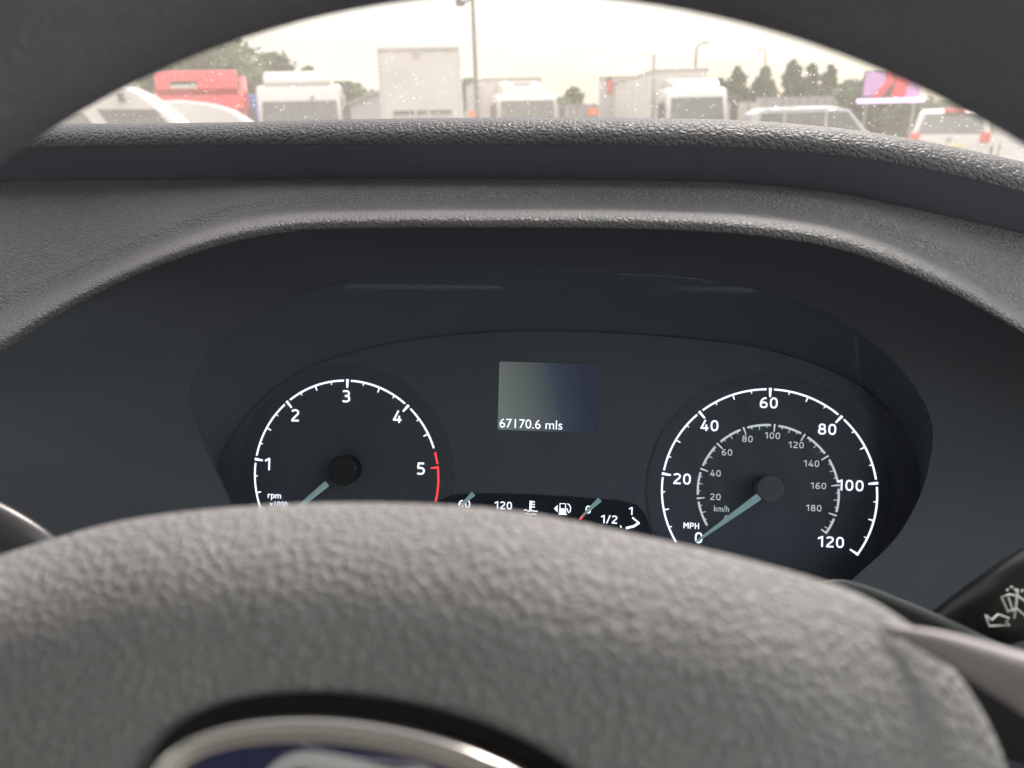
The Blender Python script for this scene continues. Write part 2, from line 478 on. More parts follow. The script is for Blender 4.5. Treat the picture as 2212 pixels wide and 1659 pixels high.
MB().box(-hw+.1, hw-.1, .1, 9, .8, 1.05).obj('chassis', M['black_plastic'], t)
for yy in (6.2, 7.4):
    for sx in (-1, 1): wheel(t, sx*(hw-.2), yy, .5, .34)
for sx in (-1, 1):
    MB().tube([(sx*.6, .8, 1.0), (sx*.6, .8, .05)], .07).obj('landing_leg', M['galv'], t)

# ---- tall dark pole
Y = 20.0
a = on_y(1021, 0, Y); b = on_y(1031, 255, Y)
t = thing('lighting_column', 'tall dark lighting column standing right of the tall white trailer', 'pole', (b.x, Y, 0))
MB().tube([(0, 0, 0), (0, 0, 1.1), (0, 0, 1.15), (a.x-b.x, 0, a.z+1.6)], [.085, .08, .062, .045], n=14).obj('shaft', M['pole'], t, smooth=True)
MB().tube([(a.x-b.x-.28, 0, a.z-.1), (a.x-b.x, 0, a.z+.05)], .03).obj('bracket', M['pole'], t)
MB().box(a.x-b.x-.42, a.x-b.x-.22, -.1, .1, a.z-.12, a.z+.1).obj('floodlight', M['pole'], t, bevel=.02)
MB().box(-.11, .11, -.05, .11, .3, 1.0).obj('service_door', M['pole'], t)

# ---- grey lorry with box
Y = 31.0
x0, x1, zt = xz(1052, 1185, 166, Y)
cx = (x0+x1)/2; hw = (x1-x0)/2
t = thing('box_lorry', 'smaller white box lorry right of the dark lighting column', 'lorry', (cx, Y, 0), R(17))
MB().box(-hw, hw, 1.4, 9, 1.0, zt).obj('box_body', M['trailer_white'], t, bevel=.04)
MB().box(-hw-.02, hw+.02, 1.37, 9.02, zt-.05, zt+.04).obj('top_rail', M['trailer_edge'], t)
MB().box(-hw-.012, -hw+.02, 1.6, 8.8, 1.2, zt-.2).obj('side_panel', M['trailer_grey'], t)
cabz = on_y(1135, 203, Y).z
ox = (on_y(1128, 200, Y).x-cx)
truck_cab(t, ox-hw+.1, ox+hw+.05, -.9, cabz, M['trailer_white'], (1.3, cabz-.25), None, visor=False)
MB().prism([(-.3, cabz-.02), (-.1, cabz+.3), (1.0, zt-.15), (1.36, zt-.15), (1.36, cabz-.02)], ox-.8, ox+.8).obj('roof_deflector', M['trailer_white'], t, bevel=.07)
sz = on_y(1135, 191, Y)
MB().box(ox-.35, ox+.35, -.02, .12, cabz+.30, cabz+.42).obj('deflector_slot', M['trailer_edge'], t, bevel=.02)

# ---- right hand lorry: long box body, front in three-quarter view
Y = 27.0
fl = on_y(1411, 150, Y); frt = on_y(1531, 147, Y)
rear = on_y(1318, 178, 40.0)
cx = (fl.x+frt.x)/2; hw = (frt.x-fl.x)/2
ang = math.atan2(-(rear.x-fl.x), 40-Y)
t = thing('box_lorry', 'large white box lorry with long side in view, right of the centre', 'lorry', (cx, Y, 0), ang)
L_ = math.hypot(rear.x-fl.x, 40-Y)
zt = (fl.z+frt.z)/2
MB().box(-hw, hw, 0, L_, 1.0, zt-.06).obj('box_body', M['trailer_white'], t, bevel=.03)
MB().box(-hw-.03, hw+.03, -.03, L_+.03, zt-.08, zt+.02).obj('top_rail', M['trailer_edge'], t, bevel=.02)
MB().box(-hw-.05, -hw+.05, -.05, .05, 1.0, zt+.45).obj('corner_post', M['trailer_edge'], t)
for k in range(1, 9):
    yy = L_*k/9
    MB().box(-hw-.014, -hw+.01, yy-.02, yy+.02, 1.05, zt-.1).obj('side_rib', M['trailer_grey'], t)
cabz = on_y(1475, 193, Y).z
truck_cab(t, -hw+.08, hw+.18, -2.3, cabz, M['white_paint'], (1.35, cabz-.28), None, visor=False)
MB().prism([(-1.8, cabz-.02), (-1.5, cabz+.2), (-.6, zt-.35), (-.06, zt-.30), (-.06, cabz-.02)], -hw+.35, hw+.02).obj('roof_deflector', M['white_paint'], t, bevel=.07)
MB().box(-.3, .45, -1.05, -.8, zt-.55, zt-.46).obj('deflector_slot', M['trailer_edge'], t, bevel=.02)
for sx in (-1, 1): wheel(t, sx*(hw-.2), L_-2.2, .5, .34)

# ---- trailer rear behind it
Y = 38.0
x0, x1, zt = xz(1294, 1372, 166, Y)
cx = (x0+x1)/2; hw = (x1-x0)/2
t = thing('box_trailer', 'pale grey box trailer with red lamp, half hidden behind the large box lorry', 'trailer', (cx, Y, 0))
MB().box(-hw, hw, 0, 8, 1.0, zt).obj('box_body', M['trailer_grey'], t, bevel=.03)
MB().box(-hw-.02, hw+.02, -.02, 8.02, zt-.06, zt+.04).obj('top_rail', M['trailer_edge'], t)
lm = on_y(1316, 187, Y)
MB().box(lm.x-cx-.10, lm.x-cx+.14, -.08, .02, lm.z-.28, lm.z+.28).obj('marker_lamp', M['lamp_red'], t, bevel=.02)
MB().box(lm.x-cx-.12, lm.x-cx+.10, -.06, .02, lm.z+.24, lm.z+.42).obj('lamp_housing', M['black_plastic'], t, bevel=.02)
for sx in (-1, 1): wheel(t, sx*(hw-.2), 6, .5, .34)

# ---- small orange boards on thin posts
for (px, py, wp, lab) in ((1281, 241, 22, 'small orange board on a thin post beside the pale grey box trailer'), (1020, 246, 13, 'small orange board on a thin post at the dark lighting column')):
    p = on_y(px, py, 19.0); e = on_y(px+wp, py, 19.0)
    t = thing('orange_board', lab, 'sign', (p.x, 19.0, 0))
    hw = (e.x-p.x)/2
    MB().box(-hw, hw, -.03, 0, p.z-.09, p.z+.08).obj('board', M['orange'], t, bevel=.01)
    MB().cyl((0, .03, 0), (0, .03, p.z+.02), .022, n=8).obj('post', M['galv'], t)

# ---- lamp posts
def lamp_post(px, pytop, Y, arm_px, label):
    p = on_y(px, pytop, Y); q = on_y(arm_px, pytop, Y)
    t = thing('lamp_post', label, 'lamp post', (p.x, Y, 0), 0, 'grey lamp posts behind the yard')
    s = 1 if q.x > p.x else -1
    w_ = abs(q.x-p.x)
    MB().tube([(0, 0, 0), (0, 0, p.z-.35), (s*.12, 0, p.z-.08), (s*.5, 0, p.z)], [.11, .08, .07, .06], n=10).obj('shaft', M['galv'], t, smooth=True)
    MB().box(min(s*.4, s*w_), max(s*.4, s*w_), -.14, .14, p.z-.06, p.z+.08).obj('lantern', M['galv'], t, bevel=.03)
lamp_post(1505, 93, 55.0, 1532, 'grey lamp post with arm to the right, above the large box lorry')
lamp_post(1655, 108, 75.0, 1636, 'faint grey lamp post with arm to the left, beyond the row of trees')

# ---- fences and walls
def wall_strip(name, label, cat, pts, Y, z0, m, th=.2, panels=0):
    a = on_y(*pts[0], Y); b = on_y(*pts[1], Y)
    t = thing(name, label, cat, (a.x, Y, 0))
    n = max(1, panels)
    w_ = (b.x-a.x)/n
    for k in range(n):
        za = a.z+(b.z-a.z)*(k+.5)/n
        MB().box(k*w_+.02, (k+1)*w_-.02, 0, th, 0, za).obj('panel', m, t)
        MB().box(k*w_-.05, k*w_+.05, -.05, -.003, 0, za+.06).obj('post', M['galv'], t)
    return t
wall_strip('yard_fence', 'grey panel fence between the two white box lorries', 'fence', ((1196, 226), (1300, 225)), 42.0, 0, M['concrete'], panels=6)
wall_strip('yard_fence', 'low grey panel fence left of the dark lighting column, behind the trailer', 'fence', ((985, 240), (1062, 238)), 42.0, 0, M['concrete'], panels=5)
t = wall_strip('yard_fence', 'grey panel fence in front of the conifer row on the right', 'fence', ((1636, 211), (1822, 207)), 44.0, 0, M['concrete'], panels=10)
t = wall_strip('site_cabin', 'beige site cabin wall right of the large box lorry', 'cabin', ((1545, 223), (1642, 220)), 36.0, 0, M['beige'], th=3, panels=4)
p = on_y(1813, 188, 30.0)
t = thing('gate_post', 'thin grey post at the left edge of the dark hedge', 'post', (p.x, 30, 0))
MB().cyl((0, 0, 0), (0, 0, p.z), .07, n=12).obj('shaft', M['galv'], t, smooth=True)
MB().cyl((0, 0, p.z), (0, 0, p.z+.04), .09, n=12).obj('cap', M['galv'], t)

# ---- trees
def leafmat(name, col):
    m = mat(name, col, .6, spec=.3, var=.45, vscale=.9)
    m.node_tree.nodes['Principled BSDF'].inputs['Subsurface Weight'].default_value = 0
    return m
M['leaf_a'] = leafmat('leaf_green', (.065, .118, .035))
M['leaf_b'] = leafmat('leaf_dark', (.045, .100, .045))
M['bark'] = mat('bark', (.10, .075, .055), .9, var=.3, vscale=6, bump=('noise', 12, .02))
def tree(x, y, h, w, label, m, cone=False, n=2600, z0=None, group='trees behind the yard', leaf=.22, name='broadleaf_tree', cat='tree'):
    rnd = random.Random(int(x*131+y*17))
    t = thing(name, label, cat, (x, y, 0), 0, group)
    zb = h*.22 if z0 is None else z0
    MB().tube([(0, 0, 0), (.1*w*.1, 0, h*.3), (-.05*w*.2, .05, h*.6), (0, 0, h*.9)], [max(.12, h*.03), h*.022+.05, h*.012+.03, .02], n=8).obj('trunk', M['bark'], t, smooth=True)
    lb = MB()
    for k in range(7):
        a = rnd.uniform(0, 2*PI); z = h*rnd.uniform(.3, .75)
        rr = w*.38*(1-.6*(z/h if cone else .2))
        lb.tube([(0, 0, z), (rr*.5*math.cos(a), rr*.5*math.sin(a), z+h*.05), (rr*math.cos(a), rr*math.sin(a), z+h*.12)], [.06, .045, .015], n=5)
    lb.obj('limbs', M['bark'], t)
    clumps = []
    for k in range(34 if not cone else 70):
        if cone:
            u = rnd.random(); z = zb+(h-zb)*u
            rad = w/2*(1-u**3.2)**.6*(.78+.2*math.sin(x*3+u*5))
            a = rnd.uniform(0, 2*PI); q = rad*math.sqrt(rnd.random())
            clumps.append((q*math.cos(a), q*math.sin(a), z, w*.26*(1.2-u)))
        else:
            u = rnd.uniform(-1, 1); a = rnd.uniform(0, 2*PI); q = math.sqrt(1-u*u)*rnd.uniform(.45, .85)
            clumps.append((q*w/2*math.cos(a), q*w/2*math.sin(a), zb+(h-zb)*(.5+.42*u), w*rnd.uniform(.12, .2)))
    mb = MB()
    for k in range(n):
        c = clumps[rnd.randrange(len(clumps))]
        dx, dy, dz = [rnd.gauss(0, .5) for _ in range(3)]
        p = Vector((c[0]+dx*c[3], c[1]+dy*c[3], c[2]+dz*c[3]))
        if p.z > h: p.z = h-rnd.random()*.3
        s = leaf*rnd.uniform(.6, 1.3)
        e1 = Vector([rnd.uniform(-1, 1) for _ in range(3)]).normalized(); e2 = e1.orthogonal().normalized()
        mb.add([p-e1*s, p+e2*s*.5, p+e1*s, p-e2*s*.5], [(0, 1, 2, 3)])
    mb.obj('crown', m, t, fix=False)
    return t
def tree_px(px, pytop, pxw, Y, label, m, **k):
    p = on_y(px, pytop, Y); w = on_y(px+pxw/2, pytop, Y).x-on_y(px-pxw/2, pytop, Y).x
    return tree(p.x, Y, p.z, w, label, m, **k)
tree_px(415, 84, 270, 38, 'large green tree behind the red lorry', M['leaf_a'], n=11000)
tree_px(585, 116, 110, 44, 'green tree peaking above the white lorry cab', M['leaf_b'], n=4800)
tree_px(540, 140, 90, 42, 'low green tree between the red lorry and the white lorry cab', M['leaf_a'], n=2200, leaf=.2)
tree_px(664, 141, 46, 50, 'small green tree top just over the roof of the white lorry cab', M['leaf_b'], n=1800)
tree_px(752, 178, 100, 52, 'round bush tree between the white lorry cab and the tall trailer', M['leaf_b'], n=2600)
tree_px(1006, 172, 70, 46, 'green tree in the gap beside the dark lighting column', M['leaf_b'], n=2200)
tree_px(1240, 190, 60, 50, 'small pointed green tree between the two box lorries', M['leaf_a'], n=1700, cone=True)
tree_px(1212, 208, 46, 49, 'low green bush at the left of the gap between the box lorries', M['leaf_a'], n=1200)
for (px, py, w_, lab) in ((1556, 176, 40, 'shorter conifer at the left end of the row, next to the large box lorry'),
                          (1594, 150, 54, 'broad conifer, second in the row from the large box lorry'),
                          (1654, 150, 52, 'rounded conifer standing under the faint lamp post'),
                          (1716, 136, 44, 'slender pointed conifer in the middle of the row'),
                          (1757, 143, 50, 'wide conifer just left of the narrow one at the gate post'),
                          (1795, 146, 36, 'narrow conifer nearest the thin gate post')):
    tree_px(px, py-3, w_*1.15, 50, lab, M['leaf_b'], cone=True, n=3600, name='conifer', group='row of conifers on the right', leaf=.2)
for k in range(1):
    pass
for (px, py, w_, Y, lab) in ((1850, 172, 90, 30, 'tall dark hedge tree left of the pink and red reflection'), (1915, 150, 110, 33, 'dark hedge tree directly behind the pink and red reflection'),
                             (1985, 178, 110, 30, 'dark hedge tree right of the pink and red reflection'), (2075, 215, 120, 34, 'dark hedge tree behind the white car on the right')):
    tree_px(px, py, w_, Y, lab, M['leaf_b'], n=7500, z0=.2, name='hedge_tree', group='dark hedge trees on the right', leaf=.16)

# ---- pink and red windscreen reflection, modelled as boards standing outside
Y = 25.0
a = on_y(1866, 152, Y); b = on_y(2000, 222, Y)
M['refl_lilac'] = mat('refl_lilac', (.60, .30, .62), .5)
M['refl_red'] = mat('refl_red', (.80, .015, .06), .5)
M['refl_strip'] = mat('refl_strip', (.75, .55, .85), .4, emit=((.85, .6, 1), .5))  # emission imitates the bright bar of the reflection, no lamp there
t = thing('reflection_board', 'lilac windscreen reflection modelled as boards, with two red leaning shapes and a glowing lilac strip beneath', 'sign', ((a.x+b.x)/2, Y, 0))
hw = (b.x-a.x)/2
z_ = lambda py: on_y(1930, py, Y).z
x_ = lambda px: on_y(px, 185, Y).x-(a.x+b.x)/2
MB().box(x_(1868), x_(1912), 0, .08, z_(205), z_(154)).obj('left_panel', M['refl_lilac'], t, bevel=.01)
MB().box(x_(1955), x_(1990), 0, .08, z_(212), z_(160)).obj('right_panel', M['refl_lilac'], t, bevel=.01)
MB().box(x_(1866), x_(1992), .08, .14, z_(210), z_(150)).obj('backing', M['pole'], t, bevel=.01)  # dark board in place of the foliage seen through the reflection
MB().prism([(x_(1886), z_(210)), (x_(1905), z_(210)), (x_(1930), z_(175)), (x_(1926), z_(148)), (x_(1912), z_(148)), (x_(1912), z_(178))], -.05, .078, 'y').obj('red_shape', M['refl_red'], t, bevel=.01)
MB().prism([(x_(1928), z_(210)), (x_(1956), z_(210)), (x_(1966), z_(160)), (x_(1945), z_(148)), (x_(1936), z_(150))], -.05, .078, 'y').obj('red_shape', M['refl_red'], t, bevel=.01)
MB().box(x_(1856), x_(2002), -.08, .10, z_(222), z_(212)).obj('reflected_strip', M['refl_strip'], t, bevel=.03)
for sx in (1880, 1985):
    MB().cyl((x_(sx), .18, 0), (x_(sx), .18, z_(160)), .04, n=10).obj('added_post', M['galv'], t)  # posts added to carry the reflection boards

# ---- cars and vans
def car(root, prof, glassprof, W, paint, wheels, r=.31, glass_split=(), lamps=None):
    """side profile in (y, z) extruded over width W (x); length runs along y"""
    mb = MB()
    zb = [z for _, z in prof]
    # slightly tucked-in upper body: three slices per side
    n = len(prof)
    rows = []
    zmin, zmax = .5, max(zb)
    for x, k in ((-W/2, 0.0), (-W/2, 1), (W/2, 1), (W/2, 0.0)):
        pass
    vs = []
    for s in (-1, 1):
        for (y, z) in prof:
            tuck = max(0, (z-.95))/(zmax-.95+1e-6)*.12*W/1.75
            vs.append((s*(W/2-tuck), y, z))
    fs = [tuple(range(n)), tuple(range(2*n-1, n-1, -1))]+[(i, i+n, (i+1) % n+n, (i+1) % n) for i in range(n)]
    mb.add(vs, fs)
    body = mb.obj('body', paint, root, bevel=.06, seg=3)
    for gp in glassprof:
        for s in (-1, 1):
            q = []
            for off in (.012, -.02):
                for (y, z) in gp:
                    tuck = max(0, (z-.95))/(zmax-.95+1e-6)*.12*W/1.75
                    q.append((s*(W/2-tuck+off), y, z))
            m = len(gp)
            MB().add(q, [tuple(range(m)), tuple(range(2*m-1, m-1, -1))]+[(i, i+m, (i+1) % m+m, (i+1) % m) for i in range(m)]).obj('side_window', M['glass_dark'], root)
    for y in wheels:
        for s in (-1, 1):
            wheel(root, s*(W/2-.1), y, r, .21)
            MB().cyl((s*(W/2-.05), y, r), (s*(W/2+.004), y, r), r*1.22, n=24).obj('wheel_arch', M['black_plastic'], root)
    return body
def slab(root, name, m, pts, th=.02):
    """a thin solid from a 3D quad, thickened along its normal"""
    p = [Vector(q) for q in pts]
    nrm = (p[1]-p[0]).cross(p[2]-p[0]).normalized()*th
    k = len(p)
    return MB().add([q+nrm for q in p]+[q-nrm for q in p], [tuple(range(k)), tuple(range(2*k-1, k-1, -1))]+[(i, i+k, (i+1) % k+k, (i+1) % k) for i in range(k)]).obj(name, m, root)

# vans on the left, noses to the right, seen square to their sides
def side_frame(px, py, D, heading):
    p = at_depth(px, py, D); p.z = 0
    h = Vector((math.cos(heading), math.sin(heading), 0))       # where the nose points
    n = Vector((math.sin(heading), -math.cos(heading), 0))      # out of the side we see
    def yz(qx, qy):
        q = on_plane(qx, qy, p, n)-p
        return q.dot(h), q.z
    return p, n, yz
W_ = 2.0
p, n_s, yz = side_frame(415, 262, 13.0, R(24))
t = thing('panel_van', 'white high roof panel van with dark cab window, far left edge', 'van', p-n_s*(W_/2), R(24-90))
(kx, kz), (nx_, nz1) = yz(299, 201), yz(378, 262)
zr = max(2.35, yz(297, 172)[1])
van_prof = [(-5.6, .35), (nx_+1.0, .35), (nx_+1.05, .8), (nx_+.9, 1.12), (nx_+.10, 1.36), (nx_, nz1), (kx, kz), (kx-.3, zr-.05), (kx-.8, zr), (-5.6, zr)]
win = [yz(232, 268), yz(364, 270), yz(334, 236), yz(206, 236)]
win2 = [yz(110, 272), yz(200, 270), yz(176, 242), yz(110, 240)]
car(t, van_prof, [win, win2], W_, M['white_paint'], (nx_+.1, -4.3), .34)
MB().box(-.8, .8, nx_-.02, nx_+.0, 1.36, 1.40).obj('wiper', M['black_plastic'], t)
am = yz(258, 208)
MB().box(W_/2-.10, W_/2+.0, am[0]-.03, am[0]+.05, am[1]-.08, am[1]+.06).obj('side_marker', M['black_plastic'], t)
q_ = yz(296, 250)
MB().box(W_/2-.03, W_/2+.02, nx_-.95, nx_-.78, 1.12, 1.16).obj('handle', M['black_plastic'], t, bevel=.005)
MB().box(W_/2+.02, W_/2+.22, nx_-.25, nx_-.10, 1.20, 1.42).obj('mirror', M['black_plastic'], t, bevel=.03)
for s_ in (-1, 1): MB().box(s_*.8-.15, s_*.8+.15, nx_+.93, nx_+1.04, .75, 1.0).obj('headlight', M['lamp_clear'], t, bevel=.03)
MB().box(-.9, .9, nx_+1.0, nx_+1.1, .38, .66).obj('bumper', M['black_plastic'], t, bevel=.03)

W_ = 1.9
p, n_s, yz = side_frame(440, 262, 16.5, R(22))
t = thing('panel_van', 'white van with smooth domed roof in front of the red lorry', 'van', p-n_s*(W_/2), R(22-90))
k0, k1, k2, k3, k4 = yz(534, 263), yz(494, 237), yz(445, 222), yz(390, 216), yz(330, 218)
car(t, [(-4.4, .35), (k0[0]+1.0, .35), (k0[0]+1.05, .8), (k0[0]+.85, 1.12), (k0[0]+.2, 1.38), k0, k1, k2, k3, k4, (-4.2, k4[1]-.1), (-4.45, 1.2)],
    [[(-.9, 1.0), (.1, 1.0), (.0, 1.36), (-.9, 1.38)]], W_, M['white_paint'], (k0[0]+.2, -3.3), .33)
MB().box(W_/2-.02, W_/2+.02, -1.30, -1.12, 1.05, 1.10).obj('handle', M['black_plastic'], t, bevel=.005)
for s_ in (-1, 1): MB().box(s_*.7-.15, s_*.7+.15, k0[0]+.93, k0[0]+1.04, .75, .98).obj('headlight', M['lamp_clear'], t, bevel=.03)
MB().box(-.85, .85, k0[0]+1.0, k0[0]+1.08, .38, .66).obj('bumper', M['black_plastic'], t, bevel=.03)

# long estate / minibus on the right, side on
Y = 20.0
xl, xr = on_y(1622, 260, Y).x, on_y(1885, 290, Y).x
zt = on_y(1740, 231, Y).z
Lc = xr-xl
t = thing('estate_car', 'long silver white car with dark side windows, seen side on', 'car', (xl, Y+.9, 0), R(-90))
z2 = zt
pr = [(.0, .35), (Lc+.9, .35), (Lc+1.0, .62), (Lc+.75, .90), (Lc-.0, .98), (Lc-.55, z2-.10), (Lc-.95, z2), (.35, z2), (.05, z2-.12), (-.02, .95)]
gb = .98
ws = [[(.18, gb), (.78, gb), (.78, z2-.12), (.25, z2-.12)], [(.84, gb), (1.75, gb), (1.75, z2-.12), (.84, z2-.12)], [(1.81, gb), (Lc-.12, gb), (Lc-.62, z2-.12), (1.81, z2-.12)]]
M['silver_white'] = mat('silver_paint', (.45, .45, .44), .35, metal=.1, coat=.4)
car(t, pr, ws, 1.8, M['silver_white'], (.8, Lc+.1), .31)
slab(t, 'windscreen', M['glass_dark'], [(-.72, Lc-.02, 1.02), (.72, Lc-.02, 1.02), (.64, Lc-.54, z2-.10), (-.64, Lc-.54, z2-.10)], .03)
MB().box(.88, 1.06, Lc-.45, Lc-.3, .98, 1.12).obj('mirror', M['silver_white'], t, bevel=.02)
for yy in (1.4, 2.4): MB().box(.9, .925, yy, yy+.16, .86, .89).obj('handle', M['black_plastic'], t, bevel=.004)
for s in (-1, 1):
    MB().box(s*.7-.16, s*.7+.16, Lc+.82, Lc+.98, .62, .80).obj('headlight', M['lamp_clear'], t, bevel=.03)
    MB().box(s*.8-.08, s*.8+.08, -.04, .1, .75, 1.0).obj('tail_light', M['lamp_red'], t, bevel=.02)

# white hatchback on the right, rear three-quarter
Y = 20.0
pl, pr_ = on_y(1984, 300, Y), on_y(2112, 300, Y)
cw = on_y(2050, 300, Y)
t = thing('hatchback', 'white car with red tail lights and dark rear window at the right edge', 'car', (cw.x, Y, 0), R(-27))
zt = on_y(2060, 236, Y).z
prf = [(0, .35), (4.0, .35), (4.05, .62), (3.9, .80), (2.95, .97), (2.25, zt-.08), (1.8, zt), (.45, zt+.0), (.22, zt-.06), (.0, 1.0), (-.05, .7)]
sw = [[(.42, 1.02), (1.2, 1.02), (1.2, zt-.14), (.6, zt-.14)], [(1.28, 1.02), (2.75, 1.02), (2.15, zt-.14), (1.28, zt-.14)]]
car(t, prf, sw, 1.72, M['white_paint'], (.78, 3.25), .33)
slab(t, 'rear_window', M['glass_dark'], [(-.70, -.01+.02, 1.03), (.70, -.01+.02, 1.03), (.60, .20, zt-.10), (-.60, .20, zt-.10)], .02)
for s in (-1, 1):
    MB().box(s*.74-.10, s*.74+.10, -.06, .10, .82, 1.06).obj('tail_light', M['lamp_red'], t, bevel=.03)
    MB().box(s*.78-.06, s*.78+.06, -.07, .05, .46, .56).obj('reflector', M['lamp_red'], t, bevel=.02)
MB().box(-.22, .22, .06, .3, zt-.06, zt+.03).obj('brake_light', M['lamp_red'], t, bevel=.01)
MB().box(-.3, .3, -.075, -.03, .66, .77).obj('number_plate', M['plate'], t)
MB().cyl((0, -.03, .9), (0, -.075, .9), .05, n=16).obj('badge', M['steel'], t)
MB().box(-.84, .84, -.12, .05, .34, .60).obj('bumper', M['white_paint'], t, bevel=.05)

# ================================================================== VAN CAB SHELL
XL, XR = -1.38, 0.52
cab = thing('van_cab', 'dark trimmed van cab around the driver with roof lining and doors', 'van cab', (0, 0, 0))
zroof = EYE+.52
MB().box(XL, XR, -.75, .35, zroof, zroof+.05).obj('roof', M['headliner'], cab, bevel=.01)
MB().box(XL, XR, -.80, -.76, .5, zroof).obj('bulkhead', M['headliner'], cab)
for x, s in ((XL, -1), (XR, 1)):
    a, b = sorted((x, x+s*.06))
    d = MB().box(a, b, -.75, 1.0, .5, EYE-.36).obj('door', M['trim'], cab, bevel=.01)
    MB().box(a, b, -.75, -.35, EYE-.36, zroof).obj('rear_pillar', M['trim'], cab)
    MB().box(a+.02, b-.03, -.35, .85, EYE-.36, zroof-.02).obj('door_window', M['side_glass'], cab)
MB().box(XL, XR, -.80, 1.2, .42, .48).obj('floor', M['trim'], cab)
MB().box(XL+.01, XR-.01, .62, .66, .48, EYE-.16).obj('lower_dash', M['dark_face'], cab)
# windscreen: raked glass from the scuttle to the roof
wb, wt = (1.13, EYE-.22), (.36, zroof+.02)
cols = []
for i in range(13):
    u = i/12
    x = XL+(XR-XL)*u
    bow = .10*(1-(2*u-1)**2)
    cols.append([Vector((x, wb[0]+(wt[0]-wb[0])*v+bow*(1-v*.5), wb[1]+(wt[1]-wb[1])*v)) for v in [k/6 for k in range(7)]])
ws = MB().grid(cols).obj('windscreen', M['windscreen'], None, smooth=True, fix=False)
tag(ws, 'dusty van windscreen spotted with small drops, ahead of the dashboard', 'windscreen')
for x, s in ((XL, -1), (XR, 1)):
    MB().tube([(x, .36, zroof+.03), (x, .80, EYE+.12), (x, 1.13, EYE-.24)], .035, n=8).obj('front_pillar', M['trim'], cab, smooth=True)
MB().box(XL, XR, .34, .40, zroof-.02, zroof+.06).obj('header_rail', M['trim'], cab, bevel=.01)
# drops and dried specks on the glass
def on_glass(u, v):
    x = XL+(XR-XL)*u; bow = .10*(1-(2*u-1)**2)
    return Vector((x, wb[0]+(wt[0]-wb[0])*v+bow*(1-v*.5), wb[1]+(wt[1]-wb[1])*v))
rnd = random.Random(3)
mb = MB()
nrm = Vector((0, -(wt[1]-wb[1]), (wt[0]-wb[0]))).normalized()
if nrm.y < 0: nrm = -nrm
for k in range(26000):
    u, v = rnd.uniform(.12, .99), .02+.75*rnd.random()**1.3
    p = on_glass(u, v)+nrm*.002
    r = .00032+.0007*rnd.random()**6
    e1 = Vector((1, 0, 0)); e2 = nrm.cross(e1)
    el = rnd.uniform(.8, 1.7)
    ring = [p+e1*r*math.cos(t_*PI/3)+e2*r*el*math.sin(t_*PI/3) for t_ in range(6)]
    mb.add(ring+[p+nrm*r*.5], [(i, (i+1) % 6, 6) for i in range(6)])
for q in ((1676, 235), (1797, 237)):    # two fat drops low on the glass
    gp = on_plane(*q, on_glass(.5, 0)+Vector((0, -.08, 0)), nrm)
    e1 = Vector((1, 0, 0)); e2 = nrm.cross(e1)
    ring = [gp+e1*.0085*math.cos(t_*PI/8)*.5+e2*.0022*math.sin(t_*PI/8) for t_ in range(16)]
    mb.add(ring+[gp+nrm*.003], [(i, (i+1) % 16, 16) for i in range(16)])
o = mb.obj('water_drops', M['drops'], None, smooth=True, fix=False, kind='stuff')
tag(o, 'small water drops and specks scattered over the van windscreen', 'water drops')

# ================================================================== DASHBOARD
XS = [-420, -200, 0, 100, 200, 350, 500, 620, 800, 1106, 1400, 1627, 1823, 1954, 2085, 2212, 2400, 2620]
cur = {
 'A': [275, 271, 269, 268, 267, 266, 264, 261, 257, 254, 255, 261, 278, 297, 322, 350, 395, 450],
 'B': [322, 319, 317, 315, 313, 311, 310, 309, 308, 308, 311, 317, 334, 353, 380, 412, 462, 520],
 'C': [396, 393, 391, 389, 388, 387, 386, 385, 385, 385, 389, 396, 418, 445, 474, 504, 550, 610],
 'V': [790, 700, 628, 590, 550, 488, 438, 418, 410, 406, 405, 413, 446, 490, 556, 640, 765, 900],
 'L': [1010, 868, 750, 686, 630, 563, 514, 492, 484, 482, 485, 498, 531, 577, 638, 713, 835, 980],
}
cols_px = list(np.linspace(-420, 2620, 150))
C_ = {k: interp(cols_px, list(zip(XS, v))) for k, v in cur.items()}
dash = thing('dashboard', 'dark grained van dashboard with arched binnacle hood', 'dashboard', (0, 0, 0))
DS = .80      # how far the dashboard stands from the eye
rowsT, rowsF, rowsS, SEC, ROLL_ = [], [], [], [], []
